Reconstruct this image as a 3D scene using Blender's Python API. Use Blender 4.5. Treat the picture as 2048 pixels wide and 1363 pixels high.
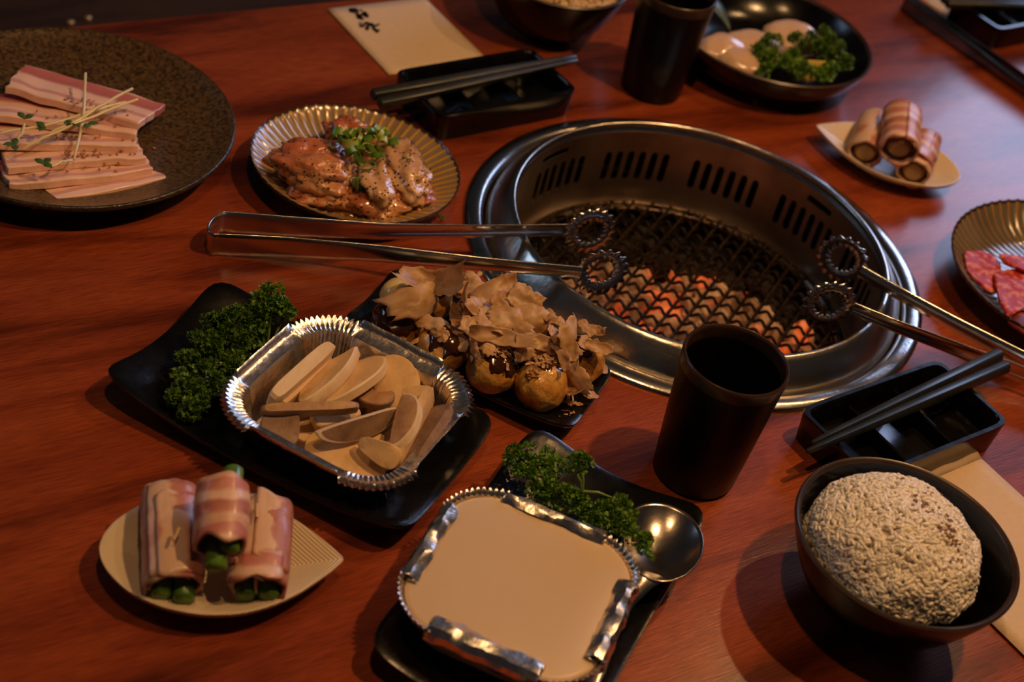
import bpy, bmesh, math, random
import numpy as np
from mathutils import Matrix, Vector, noise
from math import pi, sin, cos, radians

for o in list(bpy.data.objects):
    bpy.data.objects.remove(o)
S = bpy.context.scene
C = S.collection
R = random.Random(7)

# ------------------------------------------------------------------ camera
PITCH, ROLL, CAM_H, F_PX = 0.67682, 0.25788, 0.67435, 3073.26
cd = bpy.data.cameras.new('camera')
cam = bpy.data.objects.new('camera', cd)
C.objects.link(cam)
_F = Vector((0, cos(PITCH), -sin(PITCH))); _R = Vector((1, 0, 0)); _U = _R.cross(_F)
_r = cos(ROLL) * _R + sin(ROLL) * _U
_u = -sin(ROLL) * _R + cos(ROLL) * _U
cam.matrix_world = Matrix(((_r.x, _u.x, -_F.x, 0), (_r.y, _u.y, -_F.y, 0), (_r.z, _u.z, -_F.z, CAM_H), (0, 0, 0, 1)))
cd.sensor_width = 36
cd.lens = F_PX / 2048 * 36
cd.clip_start = 0.01
cd.dof.use_dof = True
cd.dof.focus_distance = 1.01
cd.dof.aperture_fstop = 6.3
S.camera = cam

# ------------------------------------------------------------------ light
S.view_settings.view_transform = 'Standard'
S.view_settings.look = 'None'
S.view_settings.gamma = 1
S.view_settings.use_curve_mapping = False
S.view_settings.exposure = 0.0
W = bpy.data.worlds.new('room_ambience')
S.world = W
W.use_nodes = True
W.node_tree.nodes['Background'].inputs[0].default_value = (0.80, 0.88, 1.0, 1)
W.node_tree.nodes['Background'].inputs[1].default_value = 0.013


def lamp(name, loc, energy, col, radius, aim=None, spot=None):
    l = bpy.data.lights.new(name, 'SPOT' if spot else 'POINT')
    l.energy = energy; l.color = col; l.shadow_soft_size = radius
    o = bpy.data.objects.new(name, l); C.objects.link(o); o.location = loc
    if spot:
        l.spot_size = radians(spot); l.spot_blend = 0.9
        o.rotation_euler = (Vector(aim) - Vector(loc)).to_track_quat('-Z', 'Y').to_euler()
    return o


WARM = (1.0, 0.535, 0.215)
lamp('ceiling_spot_lamp', (0.57, 0.86, 1.34), 37, WARM, 0.022, (0.08, 0.82, 0), 96)
lamp('ceiling_spot_lamp', (0.78, 1.56, 1.42), 15, WARM, 0.022, (0.12, 0.95, 0), 96)
lamp('ceiling_spot_lamp', (-0.05, 0.50, 1.42), 13, WARM, 0.022, (-0.08, 0.80, 0), 96)


def window_light(loc, aim, sx, sy, energy, col):
    l = bpy.data.lights.new('window_daylight', 'AREA'); l.shape = 'RECTANGLE'
    l.size = sx; l.size_y = sy; l.energy = energy; l.color = col
    o = bpy.data.objects.new('window_daylight', l); C.objects.link(o); o.location = loc
    o.rotation_euler = (Vector(aim) - Vector(loc)).to_track_quat('-Z', 'Y').to_euler()


window_light((2.1, 4.9, 1.75), (0.4, 1.2, 0), 1.9, 1.5, 54, (0.50, 0.63, 1.0))
window_light((-3.2, 1.4, 1.6), (-0.1, 0.8, 0), 0.8, 0.6, 5, (0.50, 0.70, 1.0))


# ------------------------------------------------------------------ materials
def nt(name):
    m = bpy.data.materials.new(name); m.use_nodes = True
    n = m.node_tree.nodes; l = m.node_tree.links
    return m, n, l, n['Principled BSDF']


def c4(c):
    return (c[0], c[1], c[2], 1)


def pm(name, c1, c2=None, scale=40, rough=0.5, metal=0.0, bump=0.0, bscale=None, detail=4, stretch=(1, 1, 1), coat=0.0,
       sss=0.0, ramp=(0.35, 0.65), spec=0.5, rrange=0.0, dist=0.002, trans=0.0):
    """noise-coloured principled material in object space"""
    m, n, l, b = nt(name)
    b.inputs['Roughness'].default_value = rough
    b.inputs['Metallic'].default_value = metal
    b.inputs['Specular IOR Level'].default_value = spec
    b.inputs['Coat Weight'].default_value = coat
    b.inputs['Coat Roughness'].default_value = 0.08
    if trans:
        b.inputs['Transmission Weight'].default_value = trans
    if sss:
        b.inputs['Subsurface Weight'].default_value = sss
        b.inputs['Subsurface Radius'].default_value = (0.006, 0.003, 0.0015)
        b.inputs['Subsurface Scale'].default_value = 0.6
    b.inputs['Base Color'].default_value = c4(c1)
    tc = n.new('ShaderNodeTexCoord'); mp = n.new('ShaderNodeMapping')
    mp.inputs['Scale'].default_value = stretch
    l.new(tc.outputs['Object'], mp.inputs['Vector'])
    if c2 is not None or rrange:
        nz = n.new('ShaderNodeTexNoise'); nz.inputs['Scale'].default_value = scale; nz.inputs['Detail'].default_value = detail
        l.new(mp.outputs['Vector'], nz.inputs['Vector'])
        if c2 is not None:
            rp = n.new('ShaderNodeValToRGB')
            rp.color_ramp.elements[0].position = ramp[0]; rp.color_ramp.elements[0].color = c4(c1)
            rp.color_ramp.elements[1].position = ramp[1]; rp.color_ramp.elements[1].color = c4(c2)
            l.new(nz.outputs['Fac'], rp.inputs['Fac']); l.new(rp.outputs['Color'], b.inputs['Base Color'])
        if rrange:
            mr = n.new('ShaderNodeMapRange')
            mr.inputs['To Min'].default_value = rough - rrange; mr.inputs['To Max'].default_value = rough + rrange
            l.new(nz.outputs['Fac'], mr.inputs['Value']); l.new(mr.outputs['Result'], b.inputs['Roughness'])
    if bump:
        nb = n.new('ShaderNodeTexNoise'); nb.inputs['Scale'].default_value = bscale or scale * 3; nb.inputs['Detail'].default_value = 5
        l.new(mp.outputs['Vector'], nb.inputs['Vector'])
        bp = n.new('ShaderNodeBump'); bp.inputs['Strength'].default_value = bump; bp.inputs['Distance'].default_value = dist
        l.new(nb.outputs['Fac'], bp.inputs['Height']); l.new(bp.outputs['Normal'], b.inputs['Normal'])
    return m


def stripes(name, stops, axis, freq, rough=0.4, distort=0.5, nscale=30, sss=0.1, coat=0.2, bump=0.2, rnd=0.35):
    """banded meat: colour ramp driven by one object axis, pushed about by noise"""
    m, n, l, b = nt(name)
    b.inputs['Roughness'].default_value = rough; b.inputs['Coat Weight'].default_value = coat; b.inputs['Coat Roughness'].default_value = 0.15
    b.inputs['Subsurface Weight'].default_value = sss; b.inputs['Subsurface Radius'].default_value = (0.006, 0.003, 0.0015)
    b.inputs['Subsurface Scale'].default_value = 0.5
    tc = n.new('ShaderNodeTexCoord'); sep = n.new('ShaderNodeSeparateXYZ'); l.new(tc.outputs['Object'], sep.inputs[0])
    nz = n.new('ShaderNodeTexNoise'); nz.inputs['Scale'].default_value = nscale; nz.inputs['Detail'].default_value = 3
    oi = n.new('ShaderNodeObjectInfo'); ad = n.new('ShaderNodeVectorMath'); ad.operation = 'MULTIPLY_ADD'
    l.new(oi.outputs['Random'], ad.inputs[0]); ad.inputs[1].default_value = (3, 3, 3); l.new(tc.outputs['Object'], ad.inputs[2])
    l.new(ad.outputs[0], nz.inputs['Vector'])
    m1 = n.new('ShaderNodeMath'); m1.operation = 'MULTIPLY'; m1.inputs[1].default_value = freq
    l.new(sep.outputs[axis], m1.inputs[0])
    m2 = n.new('ShaderNodeMath'); m2.operation = 'MULTIPLY_ADD'; m2.inputs[1].default_value = distort
    l.new(nz.outputs['Fac'], m2.inputs[0]); l.new(m1.outputs[0], m2.inputs[2])
    m4 = n.new('ShaderNodeMath'); m4.operation = 'MULTIPLY_ADD'; m4.inputs[1].default_value = rnd
    l.new(oi.outputs['Random'], m4.inputs[0]); l.new(m2.outputs[0], m4.inputs[2])
    m3 = n.new('ShaderNodeMath'); m3.operation = 'FRACT'; l.new(m4.outputs[0], m3.inputs[0])
    rp = n.new('ShaderNodeValToRGB'); e = rp.color_ramp.elements
    e[0].position = stops[0][0]; e[0].color = c4(stops[0][1]); e[1].position = stops[-1][0]; e[1].color = c4(stops[-1][1])
    for p, c in stops[1:-1]:
        k = e.new(p); k.color = c4(c)
    l.new(m3.outputs[0], rp.inputs['Fac']); l.new(rp.outputs['Color'], b.inputs['Base Color'])
    nb = n.new('ShaderNodeTexNoise'); nb.inputs['Scale'].default_value = 220; l.new(tc.outputs['Object'], nb.inputs['Vector'])
    bp = n.new('ShaderNodeBump'); bp.inputs['Strength'].default_value = bump; bp.inputs['Distance'].default_value = 0.001
    l.new(nb.outputs['Fac'], bp.inputs['Height']); l.new(bp.outputs['Normal'], b.inputs['Normal'])
    return m


def wood(name, dark, mid, light, ang, rough=0.38, sc=1.0):
    m, n, l, b = nt(name)
    tc = n.new('ShaderNodeTexCoord'); mp = n.new('ShaderNodeMapping'); mp.vector_type = 'POINT'
    rot = n.new('ShaderNodeMapping'); rot.inputs['Rotation'].default_value = (0, 0, -ang)
    l.new(tc.outputs['Object'], rot.inputs['Vector']); l.new(rot.outputs['Vector'], mp.inputs['Vector'])
    mp.inputs['Scale'].default_value = (3.2 * sc, 22 * sc, 22 * sc)
    a = n.new('ShaderNodeTexNoise'); a.inputs['Scale'].default_value = 1.0; a.inputs['Detail'].default_value = 5; a.inputs['Distortion'].default_value = 0.8
    l.new(mp.outputs['Vector'], a.inputs['Vector'])
    rp = n.new('ShaderNodeValToRGB'); e = rp.color_ramp.elements
    e[0].position = 0.33; e[0].color = c4(dark); e[1].position = 0.70; e[1].color = c4(light)
    k = e.new(0.50); k.color = c4(mid)
    l.new(a.outputs['Fac'], rp.inputs['Fac'])
    mp2 = n.new('ShaderNodeMapping'); mp2.inputs['Scale'].default_value = (60, 900, 900); l.new(rot.outputs['Vector'], mp2.inputs['Vector'])
    g = n.new('ShaderNodeTexNoise'); g.inputs['Scale'].default_value = 1.0; g.inputs['Detail'].default_value = 3; l.new(mp2.outputs['Vector'], g.inputs['Vector'])
    mx = n.new('ShaderNodeMix'); mx.data_type = 'RGBA'; mx.blend_type = 'MULTIPLY'; mx.inputs[0].default_value = 0.75
    r2 = n.new('ShaderNodeValToRGB'); r2.color_ramp.elements[0].position = 0.30; r2.color_ramp.elements[0].color = (0.55, 0.5, 0.5, 1)
    r2.color_ramp.elements[1].position = 0.62; r2.color_ramp.elements[1].color = (1.15, 1.15, 1.15, 1)
    l.new(g.outputs['Fac'], r2.inputs['Fac'])
    l.new(rp.outputs['Color'], mx.inputs[6]); l.new(r2.outputs['Color'], mx.inputs[7]); l.new(mx.outputs[2], b.inputs['Base Color'])
    b.inputs['Roughness'].default_value = rough; b.inputs['Specular IOR Level'].default_value = 0.42
    bp = n.new('ShaderNodeBump'); bp.inputs['Strength'].default_value = 0.16; bp.inputs['Distance'].default_value = 0.0008
    l.new(g.outputs['Fac'], bp.inputs['Height']); l.new(bp.outputs['Normal'], b.inputs['Normal'])
    return m


def rib_mat():
    """cream glaze with fine leaf-vein ribs pressed into it"""
    m, n, l, b = nt('ribbed_cream_ceramic')
    b.inputs['Base Color'].default_value = (0.64, 0.52, 0.36, 1); b.inputs['Roughness'].default_value = 0.36
    tc = n.new('ShaderNodeTexCoord'); sp = n.new('ShaderNodeSeparateXYZ'); l.new(tc.outputs['Object'], sp.inputs[0])
    ab = n.new('ShaderNodeMath'); ab.operation = 'ABSOLUTE'; l.new(sp.outputs[1], ab.inputs[0])
    ma = n.new('ShaderNodeMath'); ma.operation = 'MULTIPLY_ADD'; ma.inputs[1].default_value = -0.9; l.new(ab.outputs[0], ma.inputs[0]); l.new(sp.outputs[0], ma.inputs[2])
    mu_ = n.new('ShaderNodeMath'); mu_.operation = 'MULTIPLY'; mu_.inputs[1].default_value = 2600; l.new(ma.outputs[0], mu_.inputs[0])
    si = n.new('ShaderNodeMath'); si.operation = 'SINE'; l.new(mu_.outputs[0], si.inputs[0])
    bp = n.new('ShaderNodeBump'); bp.inputs['Strength'].default_value = 0.55; bp.inputs['Distance'].default_value = 0.0005
    l.new(si.outputs[0], bp.inputs['Height']); l.new(bp.outputs['Normal'], b.inputs['Normal'])
    return m


AX = radians(43.0)          # the table's long axis
M = {}
M['table'] = wood('red_stained_wood', (0.085, 0.0145, 0.0045), (0.245, 0.0470, 0.0140), (0.325, 0.0710, 0.0205), 0.0, 0.26)
M['floor'] = wood('dark_floor_wood', (0.03, 0.014, 0.007), (0.05, 0.024, 0.012), (0.075, 0.036, 0.017), 0.0, 0.5)
M['steel'] = pm('brushed_steel', (0.64, 0.62, 0.59), (0.44, 0.42, 0.40), 25, 0.22, 1.0, 0.06, 300, rrange=0.07)
M['steel_in'] = pm('heat_tinted_steel', (0.56, 0.50, 0.44), (0.34, 0.27, 0.21), 18, 0.38, 1.0, 0.05, 200, rrange=0.08)
M['tong'] = pm('tong_steel', (0.70, 0.68, 0.65), (0.54, 0.52, 0.49), 30, 0.20, 1.0, 0.03, 400, rrange=0.05)
M['foil'] = pm('aluminium_foil', (0.88, 0.84, 0.80), (0.74, 0.71, 0.68), 60, 0.27, 1.0, 0.45, 110, rrange=0.08, dist=0.002)
M['void'] = pm('near_black_housing', (0.006, 0.005, 0.004), (0.012, 0.009, 0.007), 30, 0.8)  # near-black for the housing and the coal pan
M['wire'] = pm('charred_wire', (0.020, 0.014, 0.010), (0.08, 0.05, 0.03), 60, 0.30, 0.7, 0.3, 300)
M['steel_ring'] = pm('worn_steel_ring', (0.68, 0.64, 0.58), (0.48, 0.44, 0.39), 14, 0.25, 1.0, 0.12, 160, rrange=0.09)
M['spoon'] = pm('brushed_spoon_steel', (0.52, 0.47, 0.42), (0.40, 0.36, 0.32), 40, 0.22, 1.0, 0.04, 300, rrange=0.05)
M['black'] = pm('black_glaze', (0.0020, 0.0019, 0.0018), (0.0045, 0.0040, 0.0036), 45, 0.25, 0, 0.28, 40, rrange=0.10, dist=0.003)
M['matt'] = pm('black_lacquer', (0.0022, 0.0019, 0.0017), (0.0042, 0.0034, 0.0028), 60, 0.20, 0, 0.10, 60, spec=0.45, rrange=0.05)
M['cup'] = pm('dark_brown_cup_glaze', (0.0035, 0.0024, 0.0020), (0.006, 0.0038, 0.0030), 50, 0.36, 0, 0.05, 250, spec=0.22)
M['cuprim'] = pm('brown_cup_rim_highlight', (0.05, 0.026, 0.017), (0.03, 0.016, 0.011), 80, 0.28)  # brownish rim edge, its bronzy highlight put into the lighter colour
M['bowlrim'] = pm('bronze_bowl_rim', (0.045, 0.027, 0.019), (0.025, 0.015, 0.011), 90, 0.34)
M['stick'] = pm('black_chopstick', (0.012, 0.015, 0.0145), (0.020, 0.024, 0.023), 120, 0.36)
M['stone'] = pm('mottled_stoneware', (0.026, 0.016, 0.008), (0.125, 0.075, 0.030), 330, 0.28, 0, 0.4, 420, detail=8, ramp=(0.34, 0.66), rrange=0.1, dist=0.0012)
M['stonerim'] = pm('dark_stoneware_rim', (0.02, 0.016, 0.012), (0.05, 0.04, 0.028), 220, 0.26, 0, 0.4, 300)
M['flute'] = pm('taupe_glaze', (0.235, 0.165, 0.095), (0.32, 0.23, 0.135), 30, 0.20, coat=0.3, bump=0.06, bscale=200)
M['fluteline'] = pm('amber_glaze_line', (0.50, 0.27, 0.030), (0.58, 0.34, 0.05), 60, 0.18, coat=0.6)
M['flutedark'] = pm('grey_olive_glaze', (0.10, 0.085, 0.058), (0.15, 0.125, 0.08), 30, 0.14, coat=0.6)
M['fluteline2'] = pm('rust_glaze_line', (0.30, 0.13, 0.022), (0.36, 0.17, 0.03), 60, 0.18, coat=0.5)
M['fluterim'] = pm('brown_plate_rim', (0.030, 0.019, 0.011), (0.05, 0.03, 0.015), 60, 0.22)
M['cream'] = pm('cream_ceramic', (0.62, 0.50, 0.34), (0.68, 0.55, 0.38), 20, 0.36, bump=0.04, bscale=160)
M['creamrib'] = rib_mat()
M['paper'] = pm('cream_paper', (0.62, 0.47, 0.32), (0.66, 0.50, 0.34), 300, 0.8, bump=0.10, bscale=900)
M['ink'] = pm('black_ink', (0.008, 0.007, 0.006), None, rough=0.7)
M['parsley'] = pm('parsley_leaf', (0.055, 0.150, 0.010), (0.17, 0.34, 0.022), 160, 0.40, ramp=(0.3, 0.7))
M['parsley_dark'] = pm('deep_parsley_leaf', (0.034, 0.098, 0.008), (0.12, 0.24, 0.018), 160, 0.40, ramp=(0.3, 0.7))
M['pstem'] = pm('parsley_stem', (0.11, 0.19, 0.03), (0.15, 0.24, 0.04), 100, 0.4)
M['pork'] = stripes('pork_belly', [(0.0, (0.86, 0.58, 0.48)), (0.20, (0.84, 0.56, 0.46)), (0.30, (0.50, 0.15, 0.14)), (0.60, (0.54, 0.18, 0.16)), (0.69, (0.87, 0.59, 0.49)), (0.84, (0.88, 0.60, 0.50)), (0.88, (0.64, 0.34, 0.30)), (0.945, (0.66, 0.35, 0.31)), (1.0, (0.87, 0.59, 0.49))], 1, 21.0, 0.36, 0.26, 26, 0.12, 0.25, rnd=0.06)
M['porkfat'] = pm('pork_fat_edge', (0.90, 0.62, 0.51), (0.82, 0.50, 0.40), 60, 0.38, sss=0.12, coat=0.2, bump=0.2, bscale=200)
M['bacon'] = stripes('bacon', [(0.0, (0.46, 0.16, 0.125)), (0.20, (0.50, 0.20, 0.155)), (0.30, (0.68, 0.45, 0.34)), (0.42, (0.70, 0.47, 0.36)), (0.52, (0.40, 0.14, 0.10)), (0.72, (0.45, 0.17, 0.12)), (0.82, (0.60, 0.36, 0.25)), (1.0, (0.56, 0.30, 0.20))], 0, 34.0, 0.42, 0.55, 26, 0.12, 0.12)
M['baconflat'] = stripes('bacon_side', [(0.0, (0.44, 0.17, 0.12)), (0.34, (0.50, 0.22, 0.15)), (0.42, (0.64, 0.42, 0.28)), (0.72, (0.66, 0.44, 0.30)), (0.80, (0.46, 0.18, 0.125)), (1.0, (0.40, 0.14, 0.10))], 1, 20.0, 0.42, 0.9, 30, 0.12, 0.12)
M['aspar'] = pm('green_asparagus', (0.045, 0.13, 0.012), (0.11, 0.24, 0.022), 60, 0.30, coat=0.3)
M['asparcut'] = pm('asparagus_cut', (0.16, 0.27, 0.05), (0.10, 0.20, 0.03), 200, 0.35)
M['potato'] = pm('browned_rice_cake', (0.42, 0.26, 0.12), (0.34, 0.19, 0.08), 80, 0.5)
M['pick'] = pm('toothpick_wood', (0.62, 0.40, 0.20), (0.54, 0.33, 0.15), 100, 0.6)
M['chick1'] = pm('marinated_chicken_red', (0.40, 0.10, 0.045), (0.56, 0.21, 0.10), 45, 0.16, coat=0.7, sss=0.1, bump=0.7, bscale=120, dist=0.003)
M['chick2'] = pm('marinated_chicken_pale', (0.60, 0.30, 0.125), (0.70, 0.44, 0.24), 45, 0.16, coat=0.7, sss=0.1, bump=0.7, bscale=120, dist=0.003)
M['chick3'] = pm('marinated_chicken_mixed', (0.42, 0.115, 0.045), (0.62, 0.31, 0.135), 38, 0.16, coat=0.7, sss=0.1, bump=0.7, bscale=120, dist=0.003)
M['pepper'] = pm('black_pepper', (0.010, 0.008, 0.007), None, rough=0.5)
M['sauce'] = pm('amber_marinade', (0.26, 0.105, 0.018), (0.32, 0.14, 0.025), 20, 0.06, coat=0.8)
M['scal'] = pm('scallion_green', (0.055, 0.16, 0.012), (0.15, 0.30, 0.03), 120, 0.3, coat=0.2)
M['scal2'] = pm('scallion_pale', (0.34, 0.42, 0.05), (0.45, 0.52, 0.12), 120, 0.3, coat=0.2)
M['sesame'] = pm('toasted_sesame', (0.56, 0.29, 0.09), (0.42, 0.19, 0.05), 300, 0.4)
M['sesame2'] = pm('brown_sesame', (0.24, 0.12, 0.045), (0.32, 0.17, 0.06), 300, 0.4)
M['sprout'] = pm('sprout_stem', (0.70, 0.62, 0.34), (0.74, 0.68, 0.42), 60, 0.35, sss=0.1)
M['sproutleaf'] = pm('sprout_leaf', (0.045, 0.105, 0.02), (0.075, 0.15, 0.03), 120, 0.4)
M['fried'] = pm('fried_batter', (0.40, 0.15, 0.022), (0.72, 0.39, 0.085), 70, 0.28, coat=0.3, bump=0.5, bscale=150, detail=5, dist=0.003, ramp=(0.30, 0.56))
M['glaze'] = pm('dark_sauce', (0.030, 0.010, 0.004), (0.055, 0.018, 0.006), 60, 0.10, coat=0.7, bump=0.3, bscale=150)
M['mayo'] = pm('pale_yellow_dip', (0.72, 0.55, 0.22), (0.76, 0.60, 0.27), 30, 0.22, coat=0.3)
M['mush'] = pm('mushroom_flesh', (0.70, 0.47, 0.225), (0.58, 0.36, 0.155), 70, 0.5, bump=0.3, bscale=140, sss=0.05)
M['mushp'] = pm('pale_mushroom_flesh', (0.76, 0.60, 0.40), (0.68, 0.50, 0.30), 45, 0.5, bump=0.2, bscale=160, sss=0.05, stretch=(1, 2, 1))
M['mushskin'] = pm('brown_mushroom_skin', (0.165, 0.092, 0.052), (0.26, 0.155, 0.092), 110, 0.55, bump=0.25, bscale=260)
M['gill'] = pm('mushroom_gill', (0.34, 0.175, 0.075), (0.46, 0.265, 0.125), 90, 0.55, bump=0.3, bscale=260)
M['pudding'] = pm('pale_cream_surface', (0.60, 0.45, 0.30), (0.62, 0.47, 0.315), 14, 0.34, bump=0.03, bscale=60, sss=0.1)
M['rice'] = pm('steamed_rice', (0.93, 0.86, 0.73), (0.89, 0.80, 0.65), 60, 0.30, coat=0.15, sss=0.35)
for _l in [M['rice'].node_tree.nodes['Principled BSDF']]:
    _l.inputs['Subsurface Radius'].default_value = (0.005, 0.0045, 0.0036)
M['rice2'] = pm('browned_rice', (0.58, 0.38, 0.17), (0.66, 0.46, 0.22), 120, 0.4, bump=0.6, bscale=240)
M['scallop'] = pm('raw_scallop', (0.70, 0.50, 0.38), (0.62, 0.40, 0.28), 40, 0.25, coat=0.4, sss=0.25)
M['lemon'] = pm('lemon_slice', (0.50, 0.36, 0.05), (0.60, 0.46, 0.11), 60, 0.35)
M['tongdark'] = pm('tong_steel_dimmed', (0.20, 0.15, 0.12), (0.12, 0.09, 0.07), 30, 0.22, 1.0, 0.03, 400)  # tong steel darkened in colour, as if without the window's reflection
M['bamboo'] = pm('bamboo_leaf', (0.035, 0.075, 0.05), (0.05, 0.10, 0.06), 60, 0.3, stretch=(1, 8, 1))
M['bamboovein'] = pm('leaf_midrib', (0.28, 0.30, 0.08), None, rough=0.4)
M['beef'] = pm('marbled_beef', (0.40, 0.020, 0.014), (0.66, 0.20, 0.14), 130, 0.5, detail=7, ramp=(0.47, 0.60), bump=0.25, bscale=160, spec=0.25)
M['beefdark'] = pm('dark_marbled_beef', (0.13, 0.014, 0.012), (0.42, 0.10, 0.07), 85, 0.5, detail=6, ramp=(0.48, 0.70), spec=0.25)
M['brass'] = pm('highlight_dot_brass', (0.75, 0.48, 0.22), None, rough=0.3, metal=1.0)  # for the bench dots that imitate blurred highlights


def flake_mat():
    m, n, l, b = nt('bonito_flake')
    tc = n.new('ShaderNodeTexCoord'); nz = n.new('ShaderNodeTexNoise'); nz.inputs['Scale'].default_value = 42; nz.inputs['Detail'].default_value = 4
    mpf = n.new('ShaderNodeMapping'); mpf.inputs['Scale'].default_value = (1, 2, 1)
    oi = n.new('ShaderNodeObjectInfo'); ad = n.new('ShaderNodeVectorMath'); ad.operation = 'MULTIPLY_ADD'
    l.new(oi.outputs['Random'], ad.inputs[0]); ad.inputs[1].default_value = (5, 5, 5); l.new(tc.outputs['Object'], ad.inputs[2])
    l.new(ad.outputs[0], mpf.inputs['Vector']); l.new(mpf.outputs[0], nz.inputs['Vector'])
    rp = n.new('ShaderNodeValToRGB'); e = rp.color_ramp.elements
    e[0].position = 0.28; e[0].color = (0.46, 0.22, 0.08, 1); e[1].position = 0.52; e[1].color = (0.74, 0.49, 0.25, 1)
    k = e.new(0.75); k.color = (0.82, 0.62, 0.44, 1)
    l.new(nz.outputs['Fac'], rp.inputs['Fac']); l.new(rp.outputs['Color'], b.inputs['Base Color'])
    b.inputs['Roughness'].default_value = 0.42
    tr = n.new('ShaderNodeBsdfTranslucent'); l.new(rp.outputs['Color'], tr.inputs['Color'])
    mx = n.new('ShaderNodeMixShader'); mx.inputs[0].default_value = 0.38
    l.new(b.outputs[0], mx.inputs[1]); l.new(tr.outputs[0], mx.inputs[2]); l.new(mx.outputs[0], n['Material Output'].inputs['Surface'])
    return m


def coal_mat(glow):
    m, n, l, b = nt('glowing_charcoal' if glow else 'black_charcoal')
    tc = n.new('ShaderNodeTexCoord'); oi = n.new('ShaderNodeObjectInfo'); ad = n.new('ShaderNodeVectorMath'); ad.operation = 'MULTIPLY_ADD'
    l.new(oi.outputs['Random'], ad.inputs[0]); ad.inputs[1].default_value = (5, 5, 5); l.new(tc.outputs['Object'], ad.inputs[2])
    nz = n.new('ShaderNodeTexNoise'); nz.inputs['Scale'].default_value = 42; nz.inputs['Detail'].default_value = 4; l.new(ad.outputs[0], nz.inputs['Vector'])
    rp = n.new('ShaderNodeValToRGB'); e = rp.color_ramp.elements; e[0].position = 0.3; e[1].position = 0.7
    if glow:
        e[0].position = 0.36; e[0].color = (0.03, 0.015, 0.009, 1); e[1].position = 0.64; e[1].color = (0.58, 0.42, 0.30, 1); k = e.new(0.47); k.color = (0.34, 0.21, 0.13, 1)
    else:
        e[0].color = (0.004, 0.003, 0.0025, 1); e[1].color = (0.022, 0.013, 0.008, 1)
    l.new(nz.outputs['Fac'], rp.inputs['Fac']); l.new(rp.outputs['Color'], b.inputs['Base Color']); b.inputs['Roughness'].default_value = 0.85
    if glow:
        n2 = n.new('ShaderNodeTexNoise'); n2.inputs['Scale'].default_value = 26; n2.inputs['Detail'].default_value = 2; l.new(ad.outputs[0], n2.inputs['Vector'])
        r2 = n.new('ShaderNodeValToRGB'); e = r2.color_ramp.elements
        e[0].position = 0.30; e[0].color = (0.055, 0.020, 0.007, 1); e[1].position = 0.76; e[1].color = (1.0, 0.125, 0.020, 1)
        k = e.new(0.56); k.color = (0.11, 0.036, 0.011, 1)
        k = e.new(0.64); k.color = (0.75, 0.06, 0.008, 1)
        l.new(n2.outputs['Fac'], r2.inputs['Fac']); l.new(r2.outputs['Color'], b.inputs['Emission Color']); b.inputs['Emission Strength'].default_value = 0.55
    bp = n.new('ShaderNodeBump'); bp.inputs['Strength'].default_value = 0.6; bp.inputs['Distance'].default_value = 0.003
    l.new(nz.outputs['Fac'], bp.inputs['Height']); l.new(bp.outputs['Normal'], b.inputs['Normal'])
    return m


M['flake'] = flake_mat()
M['coal_hot'] = coal_mat(True)
M['coal'] = coal_mat(False)


# ------------------------------------------------------------------ mesh helpers
def tag(o, label=None, cat=None, group=None, kind=None):
    if label: o['label'] = label
    if cat: o['category'] = cat
    if group: o['group'] = group
    if kind: o['kind'] = kind
    return o


def thing(name, label, cat, loc=(0, 0, 0), rotz=0.0, group=None):
    o = bpy.data.objects.new(name, None); C.objects.link(o)
    o.empty_display_size = 0.02; o.location = loc; o.rotation_euler = (0, 0, rotz)
    return tag(o, label, cat, group)


def mk(name, verts, faces, mat, parent=None, smooth=True, angle=45, mats=None, idx=None):
    me = bpy.data.meshes.new(name)
    me.from_pydata([tuple(v) for v in verts], [], faces)
    for mm in (mats or [mat]):
        me.materials.append(M[mm])
    if idx is not None:
        me.polygons.foreach_set('material_index', idx)
    if smooth:
        me.polygons.foreach_set('use_smooth', [True] * len(me.polygons))
        me.update()
        if angle: me.set_sharp_from_angle(angle=radians(angle))
    me.update()
    o = bpy.data.objects.new(name, me); C.objects.link(o)
    if parent is not None: o.parent = parent
    return o


def solid(o, t, off=-1):
    md = o.modifiers.new('thickness', 'SOLIDIFY'); md.thickness = t; md.offset = off
    return o


class MB:
    def __init__(s):
        s.v = []; s.f = []; s.i = []

    def add(s, v, f, mi=0):
        k = len(s.v); s.v += [tuple(p) for p in v]; s.f += [tuple(a + k for a in q) for q in f]; s.i += [mi] * len(f)
        return s

    def obj(s, name, mat, parent=None, **kw):
        return mk(name, s.v, s.f, mat, parent, idx=s.i, **kw)


def loops(rings, cap0=False, cap1=False, closed=True):
    """bridge equal-length point rings"""
    n = len(rings[0]); v = [p for r in rings for p in r]; f = []
    for j in range(len(rings) - 1):
        for i in range(n if closed else n - 1):
            a = j * n + i; b = j * n + (i + 1) % n
            f.append((a, b, b + n, a + n))
    if cap0: f.append(tuple(range(n - 1, -1, -1)))
    if cap1: f.append(tuple(range((len(rings) - 1) * n, len(rings) * n)))
    return v, f


def lathe(prof, n=64, sx=1, sy=1, cap0=False, cap1=False):
    return loops([[(r * cos(2 * pi * i / n) * sx, r * sin(2 * pi * i / n) * sy, z) for i in range(n)] for r, z in prof], cap0, cap1)


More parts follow.
